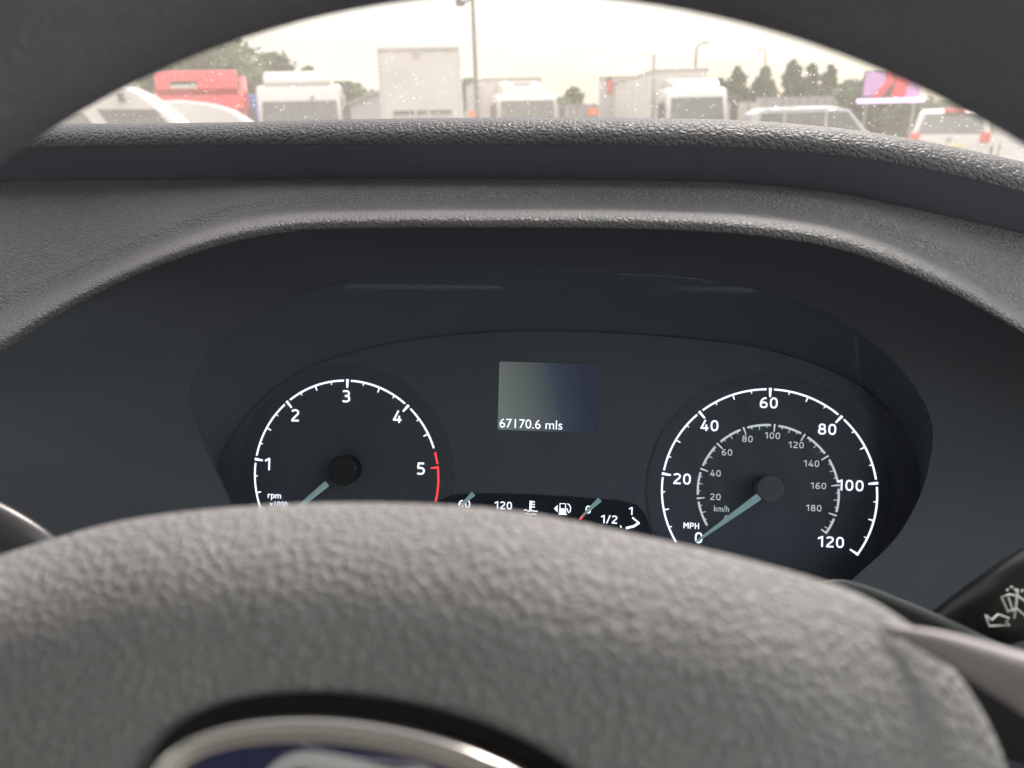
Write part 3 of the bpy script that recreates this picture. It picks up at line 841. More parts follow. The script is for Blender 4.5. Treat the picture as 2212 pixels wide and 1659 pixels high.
for j, px in enumerate(cols_px):
    A, B, C, V, L = (C_[k][j] for k in 'ABCVL')
    # padded top roll
    pr_ = [(0, 3), (.10, 4), (.17, 14), (.32, 24), (.55, 42), (.80, 66), (1.0, 86)]
    ys_ = list(np.linspace(A, B+2, 30)); yy = .56; d_ = ray(px, A); zz_ = yy*d_.z/d_.y; yr = [yy]
    for q in ys_[1:]:
        tn = math.tan(R(float(np.interp((q-A)/(B+2-A), [p[0] for p in pr_], [p[1] for p in pr_]))))
        d_ = ray(px, q); k_ = d_.z/d_.y
        y0_ = yr[-1]; z0_ = y0_*ray(px, ys_[len(yr)-1]).z/ray(px, ys_[len(yr)-1]).y
        yr.append(min(y0_, max(y0_-.03, (z0_-tn*y0_)/(k_-tn))))
    ROLL_.append((ys_, [v*(.5815*DS)/yr[-1] for v in yr]))
    b0 = on_y(px, B+2, .5815*DS)
    # dark face
    b1 = on_y(px, B+5, .5825*DS)
    c = on_y(px, C, .600*DS)
    rowsF.append(spline([b0+Vector((0, .0, -.0002)), b1, on_y(px, (B+C)/2, .592*DS), c+Vector((0, .004, -.002))], 10))
    # shelf, step and hood roll: follow the slope of the moulding down towards the driver
    w = min(1, max(0, (V-C-20)/160))
    ph0 = 13+22*w
    prof = [(0, 15), (.08, 30), (.18, 42), (.34, 30), (.5, 8), (.62, -1), (.74, -1), (.82, 6), (.90, 32), (.97, 62), (1.0, 75), (1.12, 96)]
    cc = on_y(px, C+1, .5985*DS)
    sec = [(cc.y, cc.z)]
    ys_ = list(np.linspace(C+1, V, 22))+list(np.linspace(V, L+.12*(L-V), 44))[1:]
    for q in ys_[1:]:
        s_ = (q-V)/(L-V)
        phi = R(ph0 if s_ <= 0 else float(np.interp(s_, [p[0] for p in prof], [p[1] for p in prof])))
        d_ = ray(px, q); k_ = d_.z/d_.y
        y0_, z0_ = sec[-1]
        # on the ray: z = EYE + k y ; on the slope: z = z0 - tan(phi) (y0 - y)
        if phi < R(89):
            tn = math.tan(phi); yy = (z0_-tn*y0_-EYE)/(k_-tn)
        else:
            yy = y0_+.0002
        yy = min(y0_+.0004, max(y0_-.02, yy))
        sec.append((yy, EYE+k_*yy))
    SEC.append((ys_, [p[0] for p in sec]))
SY = np.array([q[1] for q in SEC])
for _ in range(30):      # even the moulding out from side to side
    SY[1:-1] = SY[1:-1]*.5+(SY[:-2]+SY[2:])*.25
for j, px in enumerate(cols_px):
    rowsS.append([on_y(px, q, SY[j][i]) for i, q in enumerate(SEC[j][0])])
RY = np.array([q[1] for q in ROLL_])
for _ in range(20): RY[1:-1] = RY[1:-1]*.5+(RY[:-2]+RY[2:])*.25
for j, px in enumerate(cols_px):
    r_ = [on_y(px, q, RY[j][i]) for i, q in enumerate(ROLL_[j][0])]
    a = r_[0]
    rowsT.append([Vector((a.x*1.25, 1.20, a.z-.075)), Vector((a.x*1.08, .85, a.z-.022)), a+Vector((a.x*.02, .06, -.0055))]+r_)
LIPY = SY[:, -1]; LIPX = np.array(cols_px)
LIPPY = np.array([q[0][-1] for q in SEC])
MB().grid(rowsT).obj('top_pad', M['dash_coarse'], dash, smooth=True, fix=False)
MB().grid(rowsF).obj('upper_fascia', M['dark_face'], dash, smooth=True, fix=False)
MB().grid(rowsS).obj('binnacle_hood', M['dash'], dash, smooth=True, fix=False)

# instrument cluster frame of reference
TILT = R(20)
EX = Vector((1, 0, 0)); EY = Vector((0, math.sin(TILT), math.cos(TILT))); EN = Vector((0, -math.cos(TILT), math.sin(TILT)))
C0 = at_depth(1200, 1030, .50)
def cuv(px, py, off=0.0):
    p = on_plane(px, py, C0+EN*off, EN)-C0
    return p.dot(EX), p.dot(EY)
def cw3(u, v, w=0): return C0+EX*u+EY*v+EN*w

# inner cowl from the hood lip to the lens edge, and on to the panel
Lp = []   # lip, left bottom -> right bottom
for (px, py) in [(-420, 1500), (-430, 1250), (-425, 1100)]:
    Lp.append((px, py))
for x, y in list(zip(XS, cur['L'])): Lp.append((x, float(np.interp(x, LIPX, LIPPY))))
Lp += [(2700, 1120), (2720, 1250), (2700, 1500)]
Kp = [(560, 1330), (525, 1180), (500, 1090), (452, 985), (425, 915), (411, 870), (420, 815), (462, 750), (540, 690), (620, 645), (760, 604), (930, 582), (1106, 576), (1350, 585), (1550, 606),
      (1720, 650), (1850, 715), (1950, 800), (2010, 900), (2012, 985), (1985, 1080), (1930, 1170), (1850, 1245), (1760, 1330)]
KW = .034    # lens edge stands proud of the panel by this much
def lens3(px, py, off=0): return on_plane(px, py, C0+EN*(KW+off), EN)
def resample(P, n):
    P = [Vector((p[0], p[1], 0)) for p in P]
    fine = spline(P, 600)
    d = [0]
    for i in range(1, 600): d.append(d[-1]+(fine[i]-fine[i-1]).length)
    out = []; i = 0
    for k in range(n):
        s = d[-1]*k/(n-1)
        while i < 598 and d[i+1] < s: i += 1
        t_ = (s-d[i])/max(1e-9, d[i+1]-d[i])
        out.append(fine[i].lerp(fine[i+1], t_))
    return out
NS = 120
Ls, Ks = resample(Lp, NS), resample(Kp, NS)
def yv_at(px): return float(np.interp(px, LIPX, LIPY))
rowsC = []
for i in range(NS):
    l = Ls[i]
    lx = max(-420, min(2620, l.x))
    a = on_y(l.x, l.y, yv_at(lx))+Vector((0, .004, .0032))
    k = lens3(Ks[i].x, Ks[i].y)
    m = a.lerp(k, .5)
    rowsC.append([a.lerp(k, t_)+Vector((0, .012, .0))*math.sin(PI*t_)*.6 for t_ in [q/12 for q in range(13)]])
MB().grid(rowsC).obj('binnacle_cowl', M['cowl'], dash, smooth=True, fix=False)

# ================================================================== INSTRUMENT CLUSTER
cl = thing('instrument_cluster', 'dark instrument cluster with rev counter, speedometer and small display', 'instrument cluster', C0)
cl.rotation_euler = (PI/2-TILT, 0, 0)
def flat(pts2, w0, w1):
    return MB().prism([(p[0], p[1]) for p in pts2], w0, w1, 'z')
# panel outline: arch
Mp = [(430, 1330), (440, 1180), (470, 1000), (545, 885), (640, 808), (740, 768), (850, 741), (1000, 722), (1150, 715), (1320, 719), (1480, 731), (1640, 752), (1780, 795),
      (1880, 850), (1950, 930), (1985, 1020), (1985, 1120), (1930, 1210), (1850, 1290), (1800, 1340)]
Ms = resample(Mp, NS)
Mk = [Vector((*cuv(p.x, p.y), 0)) for p in Ms]
flat([(p.x, p.y) for p in Mk], -.004, 0).obj('face_panel', M['panel'], cl)
rw = []
for i in range(NS):
    k = lens3(Ks[i].x, Ks[i].y, -.0005)-C0
    kk = Vector((k.dot(EX), k.dot(EY), k.dot(EN)))
    rw.append([kk.lerp(Mk[i]+Vector((0, 0, -.002)), t_) for t_ in (0, .33, .66, 1)])
MB().grid(rw).obj('inner_surround', M['surround'], cl, smooth=True, fix=False)
# lens edge bead and clear lens
kl = []
for i in range(NS):
    k = lens3(Ks[i].x, Ks[i].y)-C0
    kl.append(Vector((k.dot(EX), k.dot(EY), k.dot(EN))))
MB().tube(kl, .0005, n=6).obj('lens_edge', M['cowl'], cl, smooth=True)
flat([(q.x, q.y) for q in kl], KW-.0012, KW-.0002).obj('clear_lens', M['lens'], cl, fix=True)

# a hair scratch and dust on the clear cover
pts_ = [cuv(x, y, KW) for x, y in ((1338, 592), (1400, 594), (1460, 598), (1500, 602), (1542, 610))]
MB().tube([Vector((u, v, KW+.0001)) for u, v in pts_], .00009, n=4).obj('scratch', M['dust'], cl)
rn = random.Random(5); mb = MB()
for k in range(150):
    if k < 70: q = (rn.gauss(1930, 60), rn.uniform(820, 1180))
    elif k < 95: q = (rn.gauss(1760, 60), rn.gauss(800, 30))
    else: q = (rn.uniform(520, 1850), rn.uniform(640, 1060))
    u, v = cuv(*q, KW); r = rn.uniform(.00010, .00028)*(1 if k < 95 else .8); el = rn.uniform(.8, 2.6); a0 = rn.uniform(0, PI)
    c_ = Vector((u, v, KW+.00006)); e1 = Vector((math.cos(a0), math.sin(a0), 0)); e2 = Vector((-math.sin(a0), math.cos(a0), 0))
    mb.add([c_+e1*r*el, c_+e2*r*.6, c_-e1*r*el, c_-e2*r*.6, c_+Vector((0, 0, .00008))], [(0, 1, 4), (1, 2, 4), (2, 3, 4), (3, 0, 4)])
mb.obj('dust_specks', M['dust'], cl, kind='stuff', fix=False)

def arc_strip(cx, cy, r0, r1, a0, a1, w, step=2.0):
    """flat ring sector; angles in degrees clockwise from up"""
    n = max(2, int(abs(a1-a0)/step)+1)
    vs = []; fs = []
    for i in range(n):
        a = R(a0+(a1-a0)*i/(n-1))
        for r in (r0, r1): vs.append((cx+r*math.sin(a), cy+r*math.cos(a), w))
    for i in range(n-1): fs.append((2*i, 2*i+1, 2*i+3, 2*i+2))
    return vs, fs
def tick(mb, cx, cy, a, r0, r1, wd, w, taper=.6):
    a = R(a); d = Vector((math.sin(a), math.cos(a), 0)); e = Vector((math.cos(a), -math.sin(a), 0)); c = Vector((cx, cy, w))
    mb.add([c+d*r1-e*wd/2, c+d*r1+e*wd/2, c+d*r0+e*wd/2*taper, c+d*r0-e*wd/2*taper], [(0, 1, 2, 3)])
def _loop(cx, cy, rx, ry, n=28, e=2.5):
    out = []
    for k in range(n+1):
        a = 2*PI*k/n+.3
        ca, sa = math.cos(a), math.sin(a)
        out.append((cx+rx*abs(ca)**(2/e)*(1 if ca > 0 else -1), cy+ry*abs(sa)**(2/e)*(1 if sa > 0 else -1)))
    return out
def _sm(*p, n=22): return [(v.x, v.y) for v in spline([Vector((a, b, 0)) for a, b in p], n)]
GLYPH = {   # centre lines of plain squared-round dial numerals: (width, strokes)
 '0': (.56, [_loop(.28, .5, .205, .425)]),
 '1': (.42, [[(.30, 1), (.30, 0)], [(.02, .74), (.23, .90)]]),
 '2': (.56, [_sm((.07, .80), (.13, .885), (.27, .925), (.41, .88), (.475, .74), (.43, .58), (.30, .42))+[(.09, .15)], [(.03, .075), (.53, .075)]]),
 '3': (.56, [_sm((.06, .885), (.22, .925), (.38, .90), (.45, .75), (.40, .58), (.20, .535)), _sm((.20, .525), (.42, .48), (.485, .29), (.41, .12), (.24, .075), (.05, .10))]),
 '4': (.58, [[(.36, 1), (.09, .27)], [(.02, .25), (.57, .25)], [(.42, .58), (.42, 0)]]),
 '5': (.56, [[(.48, .925), (.12, .925)], [(.125, .98), (.105, .50)], _sm((.10, .53), (.25, .565), (.42, .50), (.48, .31), (.41, .13), (.24, .075), (.05, .10))]),
 '6': (.56, [_loop(.28, .30, .205, .225), _sm((.46, .92), (.30, .90), (.15, .72), (.08, .47), (.075, .32))]),
 '8': (.56, [_loop(.28, .725, .175, .20), _loop(.28, .29, .21, .215)]),
 '/': (.34, [[(.02, 0), (.32, 1)]]),
 'M': (.66, [[(.07, 0), (.07, 1)], [(.59, 0), (.59, 1)], [(.10, .93), (.33, .42), (.56, .93)]]),
 'P': (.52, [[(.07, 0), (.07, 1)], _sm((.08, .925), (.28, .925), (.42, .86), (.46, .70), (.42, .54), (.28, .46), (.08, .46))]),
 'H': (.56, [[(.07, 0), (.07, 1)], [(.49, 0), (.49, 1)], [(.07, .5), (.49, .5)]]),
}
def numeral(body, u, v, h, parent, m, w, name, sx=1.30, st=.145):
    tw = sum(GLYPH[c][0]+.12 for c in body)-.12
    x0 = -tw*h*sx/2; mb = MB(); lv = 0
    for c in body:
        gw, strokes = GLYPH[c]
        for pts in strokes:
            P = [Vector((x0+a*h*sx, (b-.5)*h, .00003*(lv % 4))) for a, b in pts]; lv += 1
            closed = (P[0]-P[-1]).length < 1e-7
            n = len(P); vs = []
            for i, p in enumerate(P):
                a = P[i-1] if i else (P[-2] if closed else P[0]); b = P[i+1] if i < n-1 else (P[1] if closed else P[-1])
                d1 = (p-a) if (p-a).length > 1e-9 else (b-p); d2 = (b-p) if (b-p).length > 1e-9 else (p-a)
                d1 = Vector((d1.x, d1.y, 0)).normalized(); d2 = Vector((d2.x, d2.y, 0)).normalized()
                t_ = (d1+d2).normalized(); e = Vector((-t_.y, t_.x, 0))/max(.45, t_.dot(d1))
                vs += [p+e*h*st/2, p-e*h*st/2]
            mb.add(vs, [(2*i, 2*i+1, 2*i+3, 2*i+2) for i in range(n-1)])
        x0 += (gw+.12)*h*sx
    po = parent_off(parent)
    o = mb.obj(name, m, parent, fix=False)
    o.location = (u-po[0], v-po[1], w)
    return o
def text(body, px, py, hpx, parent, m, w=.0010, sx=1.02, name='number', bold=.0, plane_off=0, spacing=1.0):
    u, v = cuv(px, py)
    h = abs(cuv(px, py-hpx/2)[1]-cuv(px, py+hpx/2)[1])
    if all(c in GLYPH for c in body):
        return numeral(body, u, v, h, parent, m, w, name, st=.15 if m is M['white_print'] else .13)
    cu = bpy.data.curves.new(name, 'FONT')
    cu.body = body; cu.align_x = 'CENTER'; cu.align_y = 'CENTER'
    cu.size = h/.68
    cu.offset = bold*h
    cu.space_character = spacing
    cu.extrude = .00005
    tmp = bpy.data.objects.new('tmp', cu)
    me = bpy.data.meshes.new_from_object(tmp)
    bpy.data.objects.remove(tmp); bpy.data.curves.remove(cu)
    me.materials.clear(); me.materials.append(m)
    o = bpy.data.objects.new(name, me); COL.objects.link(o)
    o.parent = parent
    o.location = (u-parent_off(parent)[0], v-parent_off(parent)[1], w)
    o.scale = (sx, 1, 1)
    return o
def parent_off(p):
    return (p.location.x, p.location.y) if p is not cl and p.parent is cl else (0, 0)

# --- rev counter
tu, tv = cuv(746, 1029)
tr = (cuv(942, 1029)[0]-cuv(550, 1029)[0])/2*1.02
tach = flat([(tr*1.16*math.cos(a*PI/32), tr*1.16*math.sin(a*PI/32)) for a in range(64)], .0002, .0006).obj('rev_counter', M['dial'], cl)
tach.location = (tu, tv, 0)
T = lambda k: -123+41*k
mb = MB(); red = MB(); W = .0009
lo, hi = -120, T(4.72)
segs = []
edge = [lo]+[T(k) for k in (1, 2, 3, 4)]+[hi]
for i in range(len(edge)-1):
    a0 = edge[i]+(2.2 if i > 0 else 0); a1 = edge[i+1]-(2.2 if i < 4 else 0)
    mb.add(*arc_strip(0, 0, tr*.980, tr, a0, a1, W))
for k in (1, 2, 3, 4): tick(mb, 0, 0, T(k), tr*.915, tr*1.005, tr*.030, W)
for q in range(1, 19):
    k = q/4+.0
    if abs(k-round(k)) < .01: continue
    half = abs(k*2-round(k*2)) < .01
    tick(mb, 0, 0, T(k), tr*(.935 if half else .955), tr*.985, tr*(.017 if half else .013), W)
mb.obj('scale_marks', M['white_print'], tach, fix=False)
red.add(*arc_strip(0, 0, tr*.980, tr, T(4.78), T(5)-2, W)); red.add(*arc_strip(0, 0, tr*.980, tr, T(5)-.6, 107, W))
tick(red, 0, 0, T(5), tr*.915, tr*1.0, tr*.022, W); tick(red, 0, 0, 106.3, tr*.93, tr*1.0, tr*.022, W)
red.obj('red_zone', M['red_print'], tach, fix=False)
for b, px, py in (('1', 580, 1002), ('2', 639, 897), ('3', 749, 856), ('4', 859, 900), ('5', 910, 1012)):
    text(b, px, py, 26.5, tach, M['white_print'], bold=.012)
text('rpm', 594, 1070, 13, tach, M['white_print'], name='unit_text', bold=.006)
text('x1000', 603, 1089, 11, tach, M['white_print'], name='unit_text', bold=.006)
def needle(parent, hub_px, tip_px, root_w, tip_w, hub_r_px, start_r, hubmat, ofs, height=.010):
    hu, hv = cuv(*hub_px, height); t_u, t_v = cuv(*tip_px, height-.002)
    h = Vector((hu-ofs[0], hv-ofs[1], height)); tpt = Vector((t_u-ofs[0], t_v-ofs[1], height-.002))
    d = (tpt-h).normalized(); e = Vector((-d.y, d.x, 0)).normalized()
    s = h+d*start_r
    mbn = MB()
    z = Vector((0, 0, .0011))
    mbn.add([s-e*root_w/2, s+e*root_w/2, s+z*1.4, tpt-e*tip_w/2, tpt+e*tip_w/2, tpt+z*.6, s-z, tpt-z*.3],
            [(0, 2, 5, 3), (2, 1, 4, 5), (0, 3, 7, 6), (1, 6, 7, 4), (0, 6, 1, 2), (3, 5, 4, 7)])
    mbn.obj('needle', M['needle'], parent)
    rr = cuv(hub_px[0]+hub_r_px, hub_px[1], height)[0]-hu
    mc = MB().cyl((h.x, h.y, .0006), (h.x, h.y, height+.0015), rr*.98, rr, n=40)
    mc.obj('needle_hub', hubmat, parent, bevel=.0012, seg=3)
    return h, rr, d, e
needle(tach, (740, 1017), (600, 1133), .0045, .0017, 31, .0147, M['hubcap'], (tu, tv), .012)

# --- speedometer
su, sv = cuv(1657, 1064)
sr = (cuv(1887, 1060)[0]-cuv(1432, 1060)[0])/2*1.03
spd = flat([(sr*1.14*math.cos(a*PI/32), sr*1.14*math.sin(a*PI/32)) for a in range(64)], .0002, .0006).obj('speedometer', M['dial'], cl)
spd.location = (su, sv, 0)
S = lambda k: -123+2.05*k
mb = MB()
for i in range(6):
    a0, a1 = S(20*i)+(2.0 if i else 1.2), S(20*i+20)-(2.0 if i < 5 else 0)
    mb.add(*arc_strip(0, 0, sr*.982, sr, a0, a1, W))
for k in range(20, 120, 20): tick(mb, 0, 0, S(k), sr*.918, sr*1.005, sr*.027, W)
tick(mb, 0, 0, S(120), sr*.91, sr, sr*.024, W)
for k in range(5, 120, 5):
    if k % 20: tick(mb, 0, 0, S(k), sr*(.94 if k % 10 == 0 else .958), sr*.986, sr*(.014 if k % 10 == 0 else .011), W)
mb.obj('scale_marks', M['white_print'], spd, fix=False)
kr = sr*.660
K = lambda k: -123+2.05*k/1.609
mb = MB()
ed = [0]+list(range(20, 181, 20))+[193]
for i in range(len(ed)-1):
    mb.add(*arc_strip(0, 0, kr*.968, kr, K(ed[i])+(3 if i else 1), K(ed[i+1])-(3 if i < len(ed)-2 else 0), W))
for k in range(20, 181, 20): tick(mb, 0, 0, K(k), kr*.89, kr*1.005, kr*.027, W)
tick(mb, 0, 0, K(193), kr*.90, kr, kr*.03, W)
for k in range(5, 193, 5):
    if k % 20: tick(mb, 0, 0, K(k), kr*(.915 if k % 10 == 0 else .94), kr*.975, kr*.014, W)
mb.obj('inner_scale_marks', M['grey_print'], spd, fix=False)
for b, px, py in (('20', 1473, 1034), ('40', 1532, 919), ('60', 1660, 870), ('80', 1786, 927), ('100', 1836, 1048), ('120', 1794, 1170), ('0', 1509, 1161)):
    text(b, px, py, 23.5, spd, M['white_print'], bold=.018, sx=1.0)
text('MPH', 1493, 1135, 12.8, spd, M['white_print'], name='unit_text', bold=-.004, sx=1.0)
for b, px, py in (('20', 1545, 1072), ('40', 1545, 1021), ('60', 1570, 976), ('80', 1614, 947), ('100', 1668, 940), ('120', 1719, 960), ('140', 1752, 1000), ('160', 1767, 1048), ('180', 1757, 1096), ('0', 1569, 1119)):
    text(b, px, py+.8, 14, spd, M['grey_print'], sx=1.0)
text('km/h', 1558, 1099, 13, spd, M['grey_print'], name='unit_text', sx=.86)
h, rr, d, e = needle(spd, (1663, 1056), (1504, 1170), .0048, .0013, 30, .0076, M['hubcap_matt'], (su, sv), .012)
mbb = MB(); zz_ = .0137
for o_ in (-.0015, .0018):
    c = Vector((h.x, h.y, zz_))+e*o_
    mbb.add([c-d*rr*.8-e*.0001, c-d*rr*.8+e*.0001, c+d*rr*.8+e*.0001, c+d*rr*.8-e*.0001], [(0, 1, 2, 3)])
mbb.obj('hub_groove', M['pod'], spd, fix=False)

# --- display
d0 = cuv(1079, 781); d1 = cuv(1293, 936)
def rrect(x0, x1, y0, y1, r, n=5):
    pts = []
    for cx, cy, a0 in ((x1-r, y1-r, 0), (x0+r, y1-r, 90), (x0+r, y0+r, 180), (x1-r, y0+r, 270)):
        for k in range(n+1):
            a = R(a0+90*k/n); pts.append((cx+r*math.cos(a), cy+r*math.sin(a)))
    return pts
ms = bpy.data.materials.new('lcd_gradient'); ms.use_nodes = True
n_ = ms.node_tree.nodes; l_ = ms.node_tree.links; b_ = n_['Principled BSDF']
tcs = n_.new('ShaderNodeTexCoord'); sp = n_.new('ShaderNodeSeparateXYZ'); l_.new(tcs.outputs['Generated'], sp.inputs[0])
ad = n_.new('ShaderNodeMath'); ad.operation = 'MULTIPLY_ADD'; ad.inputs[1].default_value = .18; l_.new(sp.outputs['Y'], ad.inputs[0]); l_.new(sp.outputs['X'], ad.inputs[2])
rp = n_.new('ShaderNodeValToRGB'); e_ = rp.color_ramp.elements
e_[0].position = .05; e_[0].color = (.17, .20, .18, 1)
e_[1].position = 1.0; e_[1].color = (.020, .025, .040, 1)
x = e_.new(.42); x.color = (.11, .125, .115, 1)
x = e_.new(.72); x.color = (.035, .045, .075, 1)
l_.new(ad.outputs[0], rp.inputs[0])  # screen colour runs from grey-green at left to dark blue at right
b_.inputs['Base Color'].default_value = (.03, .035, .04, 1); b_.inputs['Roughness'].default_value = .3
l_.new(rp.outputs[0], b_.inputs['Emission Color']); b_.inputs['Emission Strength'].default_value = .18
dcx, dcy = (d0[0]+d1[0])/2, (d0[1]+d1[1])/2
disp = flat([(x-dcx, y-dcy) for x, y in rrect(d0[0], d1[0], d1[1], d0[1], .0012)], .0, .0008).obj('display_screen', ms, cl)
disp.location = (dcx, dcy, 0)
text('67170.6 mls', 1147, 917, 19, disp, M['white_print'], name='odometer_text', sx=1.02, w=.0010, bold=-.004)

# --- lower gauge pod
pod_px = [(880, 1200), (905, 1130), (940, 1084), (975, 1069), (1040, 1065), (1150, 1068), (1260, 1075), (1340, 1081), (1375, 1090), (1395, 1112), (1406, 1145), (1420, 1200)]
pp = [cuv(*p) for p in pod_px][::-1]
pod = flat(pp, .0, .0010).obj('gauge_pod', M['pod'], cl)
for b, px, py, hh in (('60', 1004, 1088, 16.5), ('120', 1088, 1091, 16.5), ('0', 1271, 1100, 17), ('1/2', 1316, 1121, 17.5), ('1', 1363, 1103, 17)):
    text(b, px, py, hh, pod, M['white_print'], w=.0014, sx=.95, bold=.01)
def lpts(pts, w=.0014): return [Vector((*cuv(*p), w)) for p in pts]
def stroke(mb, pts, wpx, w=.0014):
    P = lpts(pts, w); hw_ = (cuv(1200+wpx, 1090)[0]-cuv(1200, 1090)[0])/2
    n = len(P); vs = []
    for i, p in enumerate(P):
        dd = (P[min(i+1, n-1)]-P[max(i-1, 0)]).normalized(); e = Vector((-dd.y, dd.x, 0))
        vs += [p+e*hw_, p-e*hw_]
    mb.add(vs, [(2*i, 2*i+1, 2*i+3, 2*i+2) for i in range(n-1)])
mb = MB()
stroke(mb, [(1147, 1070+11), (1146, 1103)], 4.5)
for yy in (1083, 1088.5, 1094): stroke(mb, [(1147, yy), (1156, yy+.5)], 2.4)
stroke(mb, [(1132, 1102), (1136, 1100), (1141, 1103), (1145, 1104)], 2.0)
stroke(mb, [(1148, 1104), (1152, 1102), (1157, 1104), (1162, 1103)], 2.0)
stroke(mb, [(1134, 1109), (1139, 1108), (1146, 1111), (1153, 1109), (1160, 1111)], 2.0)
mb.obj('coolant_symbol', M['white_print'], pod, fix=False)
mb = MB()
mb.add(lpts([(1197, 1098), (1205, 1090), (1205, 1106)]), [(0, 1, 2)])
mb.add(lpts([(1209, 1097), (1223, 1098), (1223, 1109), (1208, 1109)]), [(0, 1, 2, 3)])
mb.add(lpts([(1207, 1108.5), (1225, 1109.5), (1225, 1111.5), (1207, 1111)]), [(0, 1, 2, 3)])
stroke(mb, [(1210, 1098), (1210, 1087), (1222, 1087.5), (1222, 1098)], 2.0)
stroke(mb, [(1226, 1087), (1231, 1091), (1233, 1096), (1232, 1104), (1229, 1107), (1227, 1104), (1226, 1099), (1223, 1098)], 2.0)
mb.obj('fuel_symbol', M['white_print'], pod, fix=False)
mb = MB()
stroke(mb, [(1366, 1117), (1380, 1129)], 3.6); stroke(mb, [(1381, 1128), (1369, 1136), (1352, 1140)], 5.0)
stroke(mb, [(1340, 1134), (1342, 1139)], 2.5)
mb.obj('fuel_scale_mark', M['white_print'], pod, fix=False)
mb = MB(); stroke(mb, [(1262, 1110), (1253, 1121)], 5); mb.obj('reserve_mark', M['red_print'], pod, fix=False)
for a, b in (((1023, 1066), (982, 1106)), ((1296, 1079), (1254, 1118))):
    pa, pb = Vector((*cuv(*a, .004), .004)), Vector((*cuv(*b, .0035), .0035))
    dd = (pb-pa).normalized(); e = Vector((-dd.y, dd.x, 0)); z = Vector((0, 0, .0006))
    MB().add([pa-e*.0017, pa+e*.0017, pb+e*.0005, pb-e*.0005, pa+z, pb+z], [(0, 3, 5, 4), (4, 5, 2, 1), (0, 1, 2, 3), (0, 4, 1), (3, 2, 5)]).obj('gauge_needle', M['needle'], pod)

# ================================================================== STEERING WHEEL
AW = R(33)
WX = Vector((1, 0, 0)); WY = Vector((0, math.sin(AW), math.cos(AW))); WN = Vector((0, -math.cos(AW), math.sin(AW)))
WC = CAM+Vector((-.0360, .0802, -.115))
sw = thing('steering_wheel', 'dark grained steering wheel with oval blue badge in the foreground', 'steering wheel', WC)
sw.rotation_euler = (PI/2-AW, 0, 0)
rc, ra, rb = .189, .0185, .0175
rows = []
for i in range(160):
    a = 2*PI*i/160
    rows.append([Vector(((rc+ra*math.cos(b))*math.cos(a), (rc+ra*math.cos(b))*math.sin(a), rb*math.sin(b))) for b in [2*PI*k/28 for k in range(28)]])
rows.append(rows[0])
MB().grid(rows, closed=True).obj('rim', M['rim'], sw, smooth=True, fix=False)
def wl3(px, py, off):
    p = on_plane(px, py, WC+WN*off, WN)-WC
    return Vector((p.dot(WX), p.dot(WY), off))
# airbag cover
PO = -.040      # pad edge plane, below the rim plane
Pp = [(-420, 1500), (-330, 1360), (-180, 1262), (0, 1200), (130, 1160), (260, 1126), (450, 1100), (700, 1086), (950, 1090), (1150, 1109), (1400, 1160), (1600, 1205), (1800, 1262),
      (1900, 1306), (2000, 1378), (2080, 1470), (2140, 1570), (2180, 1680), (2200, 1850)]
ptsP = resample(Pp, 100)
edgeP = [wl3(p.x, p.y, PO) for p in ptsP]
# close the outline below the frame
bl, br = edgeP[0], edgeP[-1]
low = spline([br, Vector((br.x*.80, br.y-.05, PO)), Vector((br.x*.35, br.y-.085, PO)), Vector((bl.x*.45, br.y-.085, PO)), Vector((bl.x*.9, br.y-.05, PO)), bl], 60)[1:-1]
outline = edgeP+low
bc = wl3(792, 1768, -.018)     # badge centre
top_h = -.018-PO
ctr = Vector((bc.x, bc.y, 0))
ba, bb_ = .0440, .0174
def ell(th, a, b): return Vector((a*math.cos(th), b*math.sin(th), 0))
BROT = R(-3)
def ellr(th, a, b):
    v = ell(th, a, b); return Vector((v.x*math.cos(BROT)-v.y*math.sin(BROT), v.x*math.sin(BROT)+v.y*math.cos(BROT), 0))
rows = []
for q in outline:
    d = q-ctr; d.z = 0
    th = math.atan2(d.y/bb_, d.x/ba)
    inner = ctr+ellr(th, ba*1.14, bb_*1.26)
    inner.z = PO+top_h
    rr = []
    for k in range(24):
        s = k/23                           # 0 outer edge .. 1 recess edge
        p = Vector((q.x, q.y, 0)).lerp(Vector((inner.x, inner.y, 0)), s)
        hgt = top_h*(1-(1-min(1, s*1.0))**3.2)
        p.z = PO+hgt
        rr.append(p)
    skirt = [Vector((q.x, q.y, PO-.030)), Vector((q.x, q.y, PO-.004)), Vector((q.x, q.y, PO-.0012))]
    e1 = inner+(ctr-inner).normalized()*.0012; e1.z = inner.z-.0010
    e2 = inner+(ctr-inner).normalized()*.0022; e2.z = inner.z-.007
    rr += [e1, e2]
    rows.append(skirt+rr)
rows.append(rows[0])
pad = MB().grid(rows).obj('airbag_cover', M['wheel'], sw, smooth=True, fix=False)
